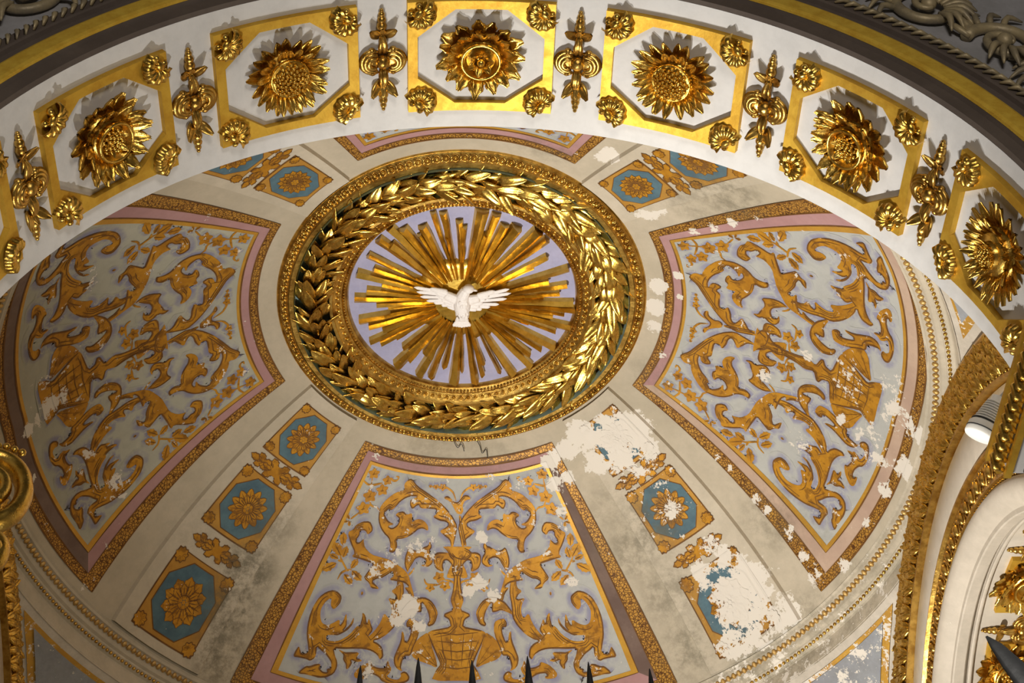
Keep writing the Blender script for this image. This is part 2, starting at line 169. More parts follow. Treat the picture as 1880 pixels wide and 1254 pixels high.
# ------------------------------------------------------------------ helpers
def warp_interp(az, tab):
    for (a0, v0), (a1, v1) in zip(tab, tab[1:]):
        if a0 <= az <= a1: return v0+(v1-v0)*(az-a0)/(a1-a0)
    return az
# painted azimuth of the dome's divisions, near the eye (26 deg) and at the springing (60 deg): the painter's layout is not quite regular
WARP = [(-180, -178.6, -178.6), (-150, -148.8, -138), (-135, -134, -129), (-120, -119.2, -116), (-90, -90, -90), (-60, -59.8, -64), (-45, -45, -51), (-30, -28.8, -42),
        (0, -1.0, -1.2), (30, 28.8, 29.5), (45, 43.7, 43.0), (60, 61.2, 56.6), (90, 90.5, 90.5), (120, 119.9, 125.3), (135, 136, 138.2), (150, 153, 151.4), (180, 181.4, 181.4)]
W26 = [(a, b) for a, b, c in WARP]; W60 = [(a, c) for a, b, c in WARP]
def layout(az, th):
    az = (az+180) % 360-180
    k = (th-26)/34
    out = warp_interp(az, W26)*(1-k)+warp_interp(az, W60)*k
    c = az if -45 <= az <= 0 else (-180-az if az <= -135 else 0)
    if c < 0:
        th = min(61.8, th+2.2*min(1, -c/20)*min(max((th-28)/29, 0), 1.1)*(1 if c > -30 else max(0, (c+45)/15)))
    return out, th
def sph(az, th, off=0):
    r = RS-off; a, t = rad(az), rad(th)
    return Vector((r*sin(t)*cos(a), r*sin(t)*sin(a), CZ+r*cos(t)))
def dome(az, th, off=0):
    a, t = layout(az, th); return sph(a, t, off)
def blob(az, th, tab):
    v = 0
    for a, t, r, s in tab:
        if abs(th-t) > 1.5*r: continue
        da = ((az-a+180) % 360-180)*sin(rad(th))
        d = hypot(da, th-t)/r
        if d < 1.5: v = max(v, s*(1-min(max((d-.55)/.95, 0), 1)**1.3))
    return v
def attrs(me, base=0.0, moldbase=0.0, fn=None):
    """wear / mold attributes from the position on the dome"""
    n = len(me.vertices)
    wv, mv = [0]*n, [0]*n
    for i, v in enumerate(me.vertices):
        c = v.co
        if fn: wv[i], mv[i] = fn(c); continue
        az = degrees(atan2(c.y, c.x)); th = degrees(atan2(hypot(c.x, c.y), c.z-CZ))
        wv[i] = max(base, blob(az, th, WEAR)); mv[i] = max(moldbase, blob(az, th, MOLD))
    for nm, vals in (('wear', wv), ('mold', mv)):
        a = me.attributes.new(nm, 'FLOAT', 'POINT'); a.data.foreach_set('value', vals)
def mesh(name, verts, faces, smooth=False):
    me = bpy.data.meshes.new(name); me.from_pydata([tuple(v) for v in verts], [], faces); me.update()
    if smooth: me.polygons.foreach_set('use_smooth', [True]*len(me.polygons))
    return me
def obj(name, me, mat=None, parent=None, loc=None, rot=None, scale=None, kind=None):
    o = bpy.data.objects.new(name, me); COL.objects.link(o)
    if mat is not None and me is not None and not me.materials: me.materials.append(M[mat] if isinstance(mat, str) else mat)
    if parent is not None: o.parent = parent
    if loc is not None: o.location = loc
    if rot is not None: o.rotation_euler = rot
    if scale is not None: o.scale = scale if hasattr(scale, '__len__') else (scale,)*3
    if kind: o['kind'] = kind
    return o
def tag(o, label, cat=None, group=None, kind=None):
    o['label'] = label
    if cat: o['category'] = cat
    if group: o['group'] = group
    if kind: o['kind'] = kind
    return o
def thing(name, label, cat, group=None, M4=None):
    o = bpy.data.objects.new(name, None); COL.objects.link(o); o.empty_display_size = .1
    if M4 is not None: o.matrix_world = M4
    return tag(o, label, cat, group)
def frame(p, x, y, z):
    m = Matrix.Identity(4)
    for i in range(3): m[i][0], m[i][1], m[i][2], m[i][3] = x[i], y[i], z[i], p[i]
    return m
class MB:
    """collects vertices and faces for one mesh"""
    def __init__(s): s.v, s.f = [], []
    def add(s, verts, faces):
        b = len(s.v); s.v += [tuple(v) for v in verts]; s.f += [tuple(i+b for i in f) for f in faces]
    def addmesh(s, me, M4):
        s.add([M4 @ v.co for v in me.vertices], [tuple(p.vertices) for p in me.polygons])
    def grid(s, rows, closed=False):
        n, m = len(rows), len(rows[0]); fs = []
        for i in range(n-1):
            for j in range(m if closed else m-1):
                fs.append((i*m+j, i*m+(j+1) % m, (i+1)*m+(j+1) % m, (i+1)*m+j))
        s.add([p for r in rows for p in r], fs)
    def box(s, c, d):
        x, y, z = c; a, b, e = (q/2 for q in d)
        s.add([(x+i*a, y+j*b, z+k*e) for i in (-1, 1) for j in (-1, 1) for k in (-1, 1)],
              [(0, 1, 3, 2), (4, 6, 7, 5), (0, 4, 5, 1), (2, 3, 7, 6), (0, 2, 6, 4), (1, 5, 7, 3)])
    def lathe(s, prof, n=20, ax=None):
        rows = [[(r*cos(2*pi*j/n), r*sin(2*pi*j/n), z) for j in range(n)] for r, z in prof]
        if ax: rows = [[ax @ Vector(p) for p in r] for r in rows]
        s.grid(rows, True)
    def ball(s, c, r, n=10, m=6, sc=(1, 1, 1)):
        rows = []
        for i in range(m+1):
            t = pi*i/m
            rows.append([(c[0]+sc[0]*r*sin(t)*cos(2*pi*j/n), c[1]+sc[1]*r*sin(t)*sin(2*pi*j/n), c[2]+sc[2]*r*cos(t)) for j in range(n)])
        s.grid(rows, True)
    def tube(s, pts, rads, n=8, flat=1.0, up=Vector((0, 0, 1))):
        rows = []; pts = [Vector(p) for p in pts]
        for i, p in enumerate(pts):
            d = (pts[min(i+1, len(pts)-1)]-pts[max(i-1, 0)]).normalized()
            sx = d.cross(up)
            sx = sx.normalized() if sx.length > 1e-4 else Vector((1, 0, 0)); sy = sx.cross(d).normalized()
            r = rads[i] if hasattr(rads, '__len__') else rads
            rows.append([p+sx*r*cos(2*pi*j/n)+sy*r*flat*sin(2*pi*j/n) for j in range(n)])
        s.grid(rows, True)
        b = len(s.v)-len(pts)*n
        s.f.append(tuple(b+j for j in range(n))[::-1]); s.f.append(tuple(b+(len(pts)-1)*n+j for j in range(n)))
    def me(s, name, smooth=True): return mesh(name, s.v, s.f, smooth)
def chaikin(p, k=.22, n=1):
    for _ in range(n):
        q = []
        for a, b in zip(p, p[1:]+p[:1]):
            q += [(a[0]+(b[0]-a[0])*k, a[1]+(b[1]-a[1])*k), (b[0]-(b[0]-a[0])*k, b[1]-(b[1]-a[1])*k)]
        p = q
    return p
def spline(p, n=5):
    out = []
    for i in range(len(p)-1):
        a, b, c, d = p[max(i-1, 0)], p[i], p[i+1], p[min(i+2, len(p)-1)]
        for j in range(n):
            t = j/n
            out.append(tuple(.5*(2*b[k]+(c[k]-a[k])*t+(2*a[k]-5*b[k]+4*c[k]-d[k])*t*t+(3*b[k]-a[k]-3*c[k]+d[k])*t**3) for k in range(len(b))))
    return out+[tuple(p[-1])]
def flat2d(polys, maxlen):
    """triangulated polygon (first loop outer, others holes), subdivided so no edge is longer than maxlen; returns 2-D verts, tris"""
    loops = [[Vector((x, y, 0)) for x, y in p] for p in polys]
    tris = tessellate_polygon(loops); flatv = [v for l in loops for v in l]
    bm = bmesh.new(); bv = [bm.verts.new(v) for v in flatv]
    for t in tris:
        try: bm.faces.new([bv[i] for i in t])
        except ValueError: pass
    for _ in range(5):
        lg = [e for e in bm.edges if (e.verts[0].co-e.verts[1].co).length > maxlen]
        if not lg: break
        bmesh.ops.subdivide_edges(bm, edges=lg, cuts=1, use_grid_fill=False)
        bmesh.ops.triangulate(bm, faces=[f for f in bm.faces if len(f.verts) > 3])
    bm.verts.index_update()
    vs_ = [(v.co.x, v.co.y) for v in bm.verts]; fs = [tuple(v.index for v in f.verts) for f in bm.faces]
    bm.free(); return vs_, fs
def orient(verts, faces, toward):
    """flip faces to look toward a point"""
    out = []
    for f in faces:
        a, b, c = (Vector(verts[i]) for i in f[:3])
        out.append(f if (b-a).cross(c-a).dot(toward-a) >= 0 else f[::-1])
    return out
EYE = Vector((0, 0, 5))
def decal(name, polys, fn, mat, parent=None, maxlen=2.0, base=0.0, moldbase=0.0, wearfn=None, eye=EYE, attr=True):
    v2, fs = flat2d(polys, maxlen)
    v3 = [fn(x, y) for x, y in v2]
    me = mesh(name, v3, orient(v3, fs, eye), True)
    if attr: attrs(me, base, moldbase, wearfn)
    return obj(name, me, mat, parent)
def lathe_arc(prof, fn, angs):
    """sweep a profile of (radius, depth) pairs along angles through fn(angle, r, d)"""
    b = MB(); b.grid([[fn(a, r, d) for r, d in prof] for a in angs]); return b
def fr(a, b, n): return [a+(b-a)*i/n for i in range(n+1)]

# ================================================================== STRUCTURE
def structure(o, label):
    o['kind'] = 'structure'; o['label'] = label; return o
# ---- dome shell
rows = [[sph(a, t, 0) for a in range(0, 360, 1)] for t in [21.0+.42*i for i in range(99)]]
b = MB(); b.grid(rows, True); me = b.me('ceiling'); me.flip_normals() if (me.polygons[0].normal.dot(Vector((0, 0, -1))) < 0) else None
attrs(me, .06, .06)
ceiling = structure(obj('ceiling', me, 'cream'), 'cream plaster dome with four painted fields between diagonal ribs')
RIBH = .030
for q in (45, 135, -135, -45):
    b = MB()
    rws = []
    for t in fr(23.45, 61.4, 60):
        k = RIBH
        rws.append([dome(q-9.3, t, -.004)]+[dome(q-9.0+18*i/16, t, k) for i in range(17)]+[dome(q+9.3, t, -.004)])
    b.grid(rws); me = b.me('rib', False); attrs(me, .06, .10)
    me.flip_normals() if me.polygons[40].normal.dot(EYE-me.polygons[40].center) < 0 else None
    obj('rib', me, 'cream_rib', ceiling)
# ---- cornice at the foot of the dome
prof = [(2.975, 9.345), (2.988, 9.335), (2.996, 9.318), (3.012, 9.316), (3.030, 9.305), (3.044, 9.288), (3.052, 9.270), (3.058, 9.262), (3.080, 9.254), (3.084, 9.244), (3.092, 9.240), (3.106, 9.236), (3.114, 9.226), (3.130, 9.220), (3.136, 9.206), (3.142, 9.09)]
b = MB(); b.grid([[(r*cos(a), r*sin(a), z) for a in [2*pi*j/300 for j in range(300)]] for r, z in prof], True)
me = b.me('trim_1', False); attrs(me, .05, .12, lambda c: (.12+.35*max(0, cos(atan2(c.y, c.x)-rad(50)))**4, .15+.5*max(0, cos(atan2(c.y, c.x)-rad(50)))**3))
trim1 = structure(obj('trim_1', me, 'cream_rib'), 'round cornice at the foot of the dome')
eggme = MB(); eggme.ball((0, 0, 0), 1, 8, 5); eggme = eggme.me('egg')
an = fr(-38, 218, 285)
for a in an:
    c, s = cos(rad(a)), sin(rad(a))
    o = obj('egg', eggme, 'egg', trim1, (3.022*c, 3.022*s, 9.300), (0, rad(38), rad(a)), (.024, .017, .013)); o.rotation_mode = 'XYZ'
dart = MB()
for i, a in enumerate(an):
    a2 = rad(a+.45); c, s = cos(a2), sin(a2)
    dart.box((3.024*c, 3.024*s, 9.297), (.007, .007, .022))
obj('dart_row', dart.me('dart_row', False), 'egg', trim1, kind='stuff')
pearl = MB()
for i in range(520):
    a = 2*pi*i/520
    if -40 < (degrees(a)+180) % 360-180 < 180 or (degrees(a)+180) % 360-180 < -140: pearl.ball((3.098*cos(a), 3.098*sin(a), 9.232), .0135, 6, 4)
obj('pearl_row', pearl.me('pearl_row'), 'gold_dark', trim1, kind='stuff')
# ---- pendentives
def pend(az, z, off=0):
    r = sqrt(max((RP-off)**2-(z-ZP)**2, 0)); return Vector((r*cos(rad(az)), r*sin(rad(az)), z))
def pwear(base):
    return lambda c: (base+.1*sin(c.x*9+c.y*7), .25)
LBL = {45: 'back right', 135: 'back left', -135: 'front left', -45: 'front right'}
for q, wr in ((45, .30), (135, .12), (-135, .1), (-45, .16)):
    b = MB(); rws = []
    for z in fr(6.26, 9.104, 40):
        r = sqrt(RP**2-(z-ZP)**2); a0 = degrees(acos(min(1, 3.0/r)))
        rws.append([pend(q-45+a0+(90-2*a0)*j/24, z) for j in range(25)])
    b.grid(rws); me = b.me('wall_pendentive'); me.flip_normals() if me.polygons[400].normal.dot(EYE-me.polygons[400].center) < 0 else None
    attrs(me, 0, 0, pwear(wr*.8))
    structure(obj('wall_'+LBL[q].replace(' ', '_')+'_pendentive', me, 'cream_wall'), 'curved plaster pendentive in the %s corner under the dome' % LBL[q])
# ---- walls with arches
SIDES = {'right': lambda u, z, d: Vector((3+d, u, z)), 'left': lambda u, z, d: Vector((-3-d, u, z)), 'back': lambda u, z, d: Vector((u, 3+d, z)), 'front': lambda u, z, d: Vector((u, -3-d, z))}
def arch_wall(side, R, zc, depth, top=9.12, half=3.0):
    fn = SIDES[side]
    arc = [(R*sin(rad(a)), zc+R*cos(rad(a))) for a in fr(-90, 90, 72)]
    poly = [(-half, 0), (-R, 0)]+arc+[(R, 0), (half, 0), (half, top), (-half, top)]
    v2, fs = flat2d([poly], 3.0)
    v3 = [fn(u, z, 0) for u, z in v2]; b = MB(); b.add(v3, orient(v3, fs, Vector((0, 0, 7))))
    path = [(-R, 0), (-R, zc*.5)]+arc+[(R, zc*.5), (R, 0)]
    rws = [[fn(u, z, depth*k/4) for k in range(5)] for u, z in path]; b.grid(rws)
    b.add([fn(-half, top, 0), fn(half, top, 0), fn(half, top, depth), fn(-half, top, depth)], [(0, 1, 2, 3)])
    return b, path
for side in ('right', 'left', 'back'):
    b, path = arch_wall(side, PV, ZR, .95)
    fn = SIDES[side]
    v2, fs = flat2d([[(u, z) for u, z in path]], 2.0); b.add([fn(u, z, .95) for u, z in v2], fs)
    me = b.me('wall_'+side, False); attrs(me, 0, 0, lambda c: (.06, .12))
    structure(obj('wall_'+side, me, 'cream_wall'), 'plaster wall with a deep round arch on the %s of the bay' % side)
b, path = arch_wall('front', RA, ZS, .794)
fn = SIDES['front']
outer = [(-8, 0), (-RA, 0)]+[(RA*sin(rad(a)), ZS+RA*cos(rad(a))) for a in fr(-90, 90, 90)]+[(RA, 0), (8, 0), (8, 14), (-8, 14)]
me = b.me('wall_front', False); attrs(me, 0, 0, lambda c: (.0, .0))
wall_front = structure(obj('wall_front', me, 'white'), 'white coffered arch between the nave and the domed bay')
v2, fs = flat2d([outer], 3.0); v3 = [fn(u, z, .794) for u, z in v2]
me = mesh('wall_nave', v3, orient(v3, fs, Vector((0, -9, 5))))
structure(obj('wall_nave', me, 'bluegrey'), 'dark carved wall around the mouth of the arch')
me = mesh('floor', [(-9, -14, 0), (9, -14, 0), (9, 5, 0), (-9, 5, 0)], [(0, 1, 2, 3)])
structure(obj('floor', me, 'floor'), 'stone floor of the chapel')

# ---- archivolt mouldings of the side arches (in the plane of each wall)
def leafmesh(name, L, W, H, nu=7, nv=4, lobes=0, curl=.5, crease=.25, thick=.006, tipw=.0):
    """carved leaf lying along +X: bulged, creased along the midrib, tip curling up"""
    top, bot = [], []
    for i in range(nu+1):
        u = i/nu
        w = W*max(sin(pi*min(u*.82+.16, 1))**.75, tipw)*(1+(.16*cos(2*pi*u*lobes) if lobes else 0))
        if i == nu: w = W*.06+W*tipw*.5
        z = H*(sin(pi*u*.6)*.8+curl*u**3)
        row, rb = [], []
        for j in range(-nv, nv+1):
            v = j/nv
            zz = z+H*.30*(1-v*v)*sin(pi*min(u+.1, 1))-H*crease*exp(-(v*4)**2)*(1-u*.6)+(H*.14*cos(v*pi*3) if lobes else 0)
            row.append((L*u, w*v, zz)); rb.append((L*u, w*v*.96, zz-thick))
        top.append(row); bot.append(rb[::-1])
    b = MB(); m = 2*nv+1
    b.grid([t+q for t, q in zip(top, bot)], True)
    return b.me(name)
LEAF = [leafmesh('leaf', .17, .030, .035, 7, 3, 0, .3+.5*i, .35) for i in range(4)]
LEAFC = [leafmesh('leaf', .17, .046, .030, 8, 4, 3, .2*i-.1, .5, .008, .25) for i in range(4)]
eggold = eggme.copy(); eggold.materials.clear()
for i, (tt, side) in enumerate((('trim_2', 'right'), ('trim_3', 'left'), ('trim_4', 'back'))):
    fn = SIDES[side]
    P = lambda a, r, d: fn(r*sin(a), ZR+r*cos(a), -d)
    vis = (-80, 60) if side == 'right' else (-80, 90)
    angs = [rad(x) for x in fr(-92, 92, 120)]
    prof = [(2.372, 0), (2.36, .015), (2.08, .015), (2.07, .0)]
    b = lathe_arc(prof, P, angs)
    b.grid([[P(a, r, d) for r, d in [(1.83, .0), (1.82, .05), (1.79, .075), (1.75, .08), (1.71, .065), (1.68, .03), (1.66, .0)]] for a in angs])
    me = b.me(tt); attrs(me, 0, 0, lambda c: (.08, .12))
    t = structure(obj(tt, me, 'grey_band'), 'stepped archivolt round the %s arch' % side)
    b = lathe_arc([(2.716, 0), (2.712, .045), (2.690, .055), (2.672, .05), (2.655, .028), (2.60, .030), (2.52, .042), (2.44, .045), (2.405, .035), (2.395, .055), (2.378, .055), (2.370, 0)], P, angs)
    obj('gilt_moulding', b.me('gilt_moulding', False), 'gold_dark', t)
    car = MB()
    if side != 'back':
        for row, (rr_, dd) in enumerate(((2.45, .05), (2.51, .045), (2.57, .040), (2.63, .034))):
            n = int(pi*rr_/.062)
            for k in range(n):
                a = -pi/2+pi*(k+.5*(row % 2))/n
                p = P(a, rr_, dd); et = (P(a+.01, rr_, dd)-p).normalized(); er = (P(a, rr_+.01, dd)-p).normalized(); en = (P(a, rr_, dd+.01)-p).normalized()
                ang = 1.1+.5*((k*7+row*3) % 5-2)/2
                x = et*cos(ang)+er*sin(ang); y = en.cross(x)
                car.addmesh(LEAFC[(k+row) % 4], frame(p-x*.045, x*.58, y*.58, en*1.15))
        nb = 150
        for k in range(nb):
            a = -pi/2+pi*k/nb; car.ball(P(a, 2.408, .045), .013, 6, 4)
        obj('leaf_carving', car.me('leaf_carving'), 'gold', t, kind='stuff')
    b = lathe_arc([(2.072, 0), (2.066, .05), (2.045, .055), (2.035, .03), (2.0, .012), (1.93, .02), (1.87, .045), (1.855, .05), (1.845, .03), (1.83, .025), (1.822, 0)], P, angs)
    obj('gilt_moulding', b.me('gilt_moulding', False), 'gold_dark', t)
    if side != 'back':
        n = 52; dr = MB()
        for k in range(n):
            a = -pi/2+pi*(k+.5)/n
            p = P(a, 1.945, .032); et = (P(a+.01, 1.945, .03)-P(a, 1.945, .03)).normalized(); er = (P(a, 1.955, .03)-P(a, 1.945, .03)).normalized(); en = (P(a, 1.945, .05)-P(a, 1.945, .03)).normalized()
            o = obj('egg', eggold, 'gold_dark', t); o.matrix_world = frame(p, er*.045, en.cross(er)*.028, en*.03)
            for sg in (-1, 1):
                pts = [p+er*.062*cos(x)+et*sg*.047*sin(x)+en*.0 for x in fr(.2, 2.6, 7)]
                dr.tube(pts, .008, 5)
            a2 = a+pi/n/2
            dr.tube([P(a2, 2.01, .03), P(a2, 1.95, .035), P(a2, 1.89, .04)], [.012, .007, .003], 5)
            for e in range(3): dr.ball(P(a+(e-1)*pi/n/3, 1.838, .035), .011, 6, 4)
        obj('egg_and_dart', dr.me('egg_and_dart'), 'gold_dark', t, kind='stuff')
for side, sg, nm in (('right', 1, 'trim_7'), ('left', -1, 'trim_8')):
    b = MB(); an2 = [rad(x) for x in fr(-90, 90, 90)]
    for x0, x1, h in ((3.0, 3.075, .028), (3.10, 3.125, .018)):
        b.grid([[Vector((sg*x, r*sin(a), ZR+r*cos(a))) for x, r in ((x0, PV), (x0, PV-h), (x0+.008, PV-h-.006), (x1-.008, PV-h-.006), (x1, PV-h), (x1, PV))] for a in an2])
    me = b.me(nm, False); attrs(me, 0, 0, lambda c: (.05, .15)); structure(obj(nm, me, 'grey_band'), 'grey stepped edge moulding under the %s arch' % side)

# ================================================================== MEDALLION AT THE CROWN
def ringmesh(name, prof, n=180):
    b = MB(); b.grid([[(r*cos(2*pi*j/n), r*sin(2*pi*j/n), z) for j in range(n)] for r, z in prof], True); return b.me(name, False)
beadme = MB(); beadme.ball((0, 0, 0), 1, 10, 6); beadme = beadme.me('bead')
# outer frame
oring = thing('medallion_ring', 'outer round gilt frame of the crown medallion, studded with a ring of beads', 'frame')
me = ringmesh('ring_moulding', [(1.338, 10.875), (1.324, 10.850), (1.319, 10.846), (1.314, 10.851), (1.256, 10.819), (1.251, 10.813), (1.243, 10.808), (1.238, 10.816), (1.206, 10.822), (1.199, 10.830), (1.196, 10.93)])
obj('ring_moulding', me, 'gold_dark', oring)
N = 128; lf = MB()
cupme = MB(); cupme.tube([(1.5*cos(x), 1.5*sin(x), -.25) for x in fr(0, 2*pi, 12)], .28, 5); cupme = cupme.me('bead_cup')
up = Vector((0, 0, 1))
for k in range(N):
    a = 2*pi*k/N; er = Vector((cos(a), sin(a), 0)); et = Vector((-sin(a), cos(a), 0))
    nrm = (er*.5-up*.86).normalized(); sl = nrm.cross(et)
    p = er*1.279+up*10.829
    o = obj('bead', beadme, 'gold', oring); o.matrix_world = frame(p+nrm*.004, et*.0155, sl*.0155, nrm*.018)
    obj('bead_cup', cupme, 'gold_dark', o)
    for sg in (-1, 1):
        q = p+et*(pi*1.279/N)
        lf.tube([q+sl*sg*.022+et*.004*sg, q+sl*sg*.010+et*.008, q+sl*.0+nrm*.006, ], [.008, .006, .004], 5)
obj('spacer_leaves', lf.me('spacer_leaves'), 'gold_dark', oring, kind='stuff')
# trough with the wreath
me = ringmesh('wreath_trough', [(1.198, 10.80), (1.198, 10.905), (1.08, 10.93), (.957, 10.925), (.955, 10.85)]); attrs(me, .05, .1)
tag(obj('wreath_trough', me, 'teal'), 'pale blue recessed ring behind the gilt laurel wreath', 'ground')
wreath = thing('laurel_wreath', 'gilt laurel wreath of overlapping leaves circling the sunburst', 'wreath')
stem = MB(); stem.tube([Vector((1.078*cos(2*pi*k/90), 1.078*sin(2*pi*k/90), 10.895)) for k in range(91)], .05, 8, .7, up); obj('stem', stem.me('stem'), 'gold_dark', wreath)
berry = MB(); berry.ball((0, 0, 0), 1, 8, 5); berry = berry.me('berry')
WL = []
for i in range(6):
    L = leafmesh('leaf', .20+.018*(i % 3), .043+.006*(i % 2), .050, 9, 3, 0, [.1, -.5, .3, -.2, .6, .2][i], .32, .008); WL.append(L)
NS = 60; rw = random.Random(3)
for k in range(NS):
    a = 2*pi*k/NS
    for j, lane in enumerate((-1, -.5, 0, .5, 1)):
        aa = a+(.5*abs(lane)+rw.uniform(-.22, .22))*2*pi/NS
        er = Vector((cos(aa), sin(aa), 0)); et = Vector((-sin(aa), cos(aa), 0))   # +et runs clockwise as seen from below
        rr = 1.078+lane*.062+rw.uniform(-.012, .012)
        th = lane*.62+rw.uniform(-.25, .25)
        pitch = rw.uniform(-.05, .24)-.10*abs(lane)
        d = (et*cos(th)+er*sin(th)); x = (d*cos(pitch)-up*sin(pitch)).normalized()
        roll = lane*.55+rw.uniform(-.35, .35)
        nn = (-up*cos(roll)+er*sin(roll)); nn = (nn-x*nn.dot(x)).normalized(); y = nn.cross(x)
        s = rw.uniform(.78, 1.08)*(1.0 if abs(lane) > .2 else 1.1)
        p = er*rr+up*(10.868-.030*(1-lane*lane)+rw.uniform(-.01, .01))-x*.06
        o = obj('leaf', WL[rw.randrange(6)], 'gold', wreath); o.matrix_world = frame(p, x*s, y*s, nn*s)
for k in range(70):
    a = 2*pi*(k+rw.random()*.8)/70; rr = 1.078+rw.uniform(-.1, .1)
    s = rw.uniform(.011, .017); obj('berry', berry, 'gold', wreath, (rr*cos(a), rr*sin(a), 10.823+.25*abs(rr-1.078)), None, s)
# inner frame
iring = thing('bead_ring', 'inner round gilt frame with a bead row and pearls around the lavender disc', 'frame')
me = ringmesh('ring_moulding', [(.958, 10.93), (.957, 10.845), (.952, 10.838), (.932, 10.838), (.927, 10.846), (.922, 10.850), (.868, 10.888), (.864, 10.896), (.836, 10.915), (.830, 10.912), (.822, 10.930), (.818, 10.96)])
obj('ring_moulding', me, 'gold_dark', iring)
N = 104; cup = MB(); pr = MB()
for k in range(N):
    a = 2*pi*k/N; er = Vector((cos(a), sin(a), 0)); et = Vector((-sin(a), cos(a), 0))
    nrm = (-er*.55-up*.83).normalized(); sl = nrm.cross(et); p = er*.895+up*10.871
    o = obj('bead', beadme, 'gold', iring); o.matrix_world = frame(p+nrm*.004, et*.0135, sl*.0135, nrm*.016)
    obj('bead_cup', cupme, 'gold_dark', o)
    for e in (-1, 1): cup.ball(p+et*(pi*.895/N)+sl*.014*e, .006, 5, 3)
    for e in (0, .5):
        a2 = 2*pi*(k+e)/N; pr.ball((.851*cos(a2), .851*sin(a2), 10.893), .0105, 6, 4)
obj('studs', cup.me('studs'), 'gold_dark', iring, kind='stuff'); obj('pearls', pr.me('pearls'), 'gold_dark', iring, kind='stuff')
# lavender disc, gilt glory, rays
b = MB(); b.grid([[(r*cos(2*pi*j/96), r*sin(2*pi*j/96), 10.948+.012*(1-r/.83)) for j in range(96)] for r in (.001, .2, .4, .6, .83)], True)
me = b.me('sky_disc'); attrs(me, .0, .1); tag(obj('sky_disc', me, 'lavender'), 'lavender plaster disc behind the gilt sunburst', 'disc')
burst = thing('sunburst', 'gilt sunburst of carved rays bursting from behind the white dove', 'sunburst')
b = MB()
rg = random.Random(5); jit = [rg.uniform(.88, 1.12) for _ in range(48)]
rws = [[(r*(1 if r < .1 else jit[j])*cos(2*pi*j/48)*1.12, r*(1 if r < .1 else jit[j])*sin(2*pi*j/48), 10.905+.028*(r/.36)**2) for j in range(48)] for r in (.001, .10, .2, .28, .34)]
rws.append([(x*1.03, y*1.03, 10.96) for x, y, z in rws[-1]]); b.grid(rws, True); obj('glory_cloud', b.me('glory_cloud'), 'gold_ray', burst)
for i, (ang, rt, wd) in enumerate(RAYS):
    a = rad(ang); er = Vector((cos(a), sin(a), 0)); et = Vector((-sin(a), cos(a), 0))
    b = MB(); r0 = .20; wd = wd*1.18
    hh = .048+.026*rg.random()+.03*(wd/.08); asym = rg.uniform(-.5, .5); rows_ = []
    for k in range(7):
        u = k/6; r = r0+(rt-r0)*u; w_ = wd*(.35+.65*u)/2; z = 10.956; h = hh*(.55+.45*u)+.018*(1-u)
        j = rg.uniform(-.004, .004)
        rows_.append([er*r+et*(-w_)+up*z, er*r+et*(-w_*.8+j)+up*(z-h*.62), er*r+et*(w_*asym*.8+j)+up*(z-h), er*r+et*(w_*.82+j)+up*(z-h*.66), er*r+et*w_+up*z])
    b.grid(rows_)
    last = rows_[-1]; tip = [p+er*rg.uniform(-.012, .012)-up*0 for p in last]
    n0 = len(b.v); b.add(last+[er*(rt-.006)+up*10.956], [(0, 1, 5), (1, 2, 5), (2, 3, 5), (3, 4, 5)])
    obj('ray', b.me('ray', False), 'gold_ray', burst)
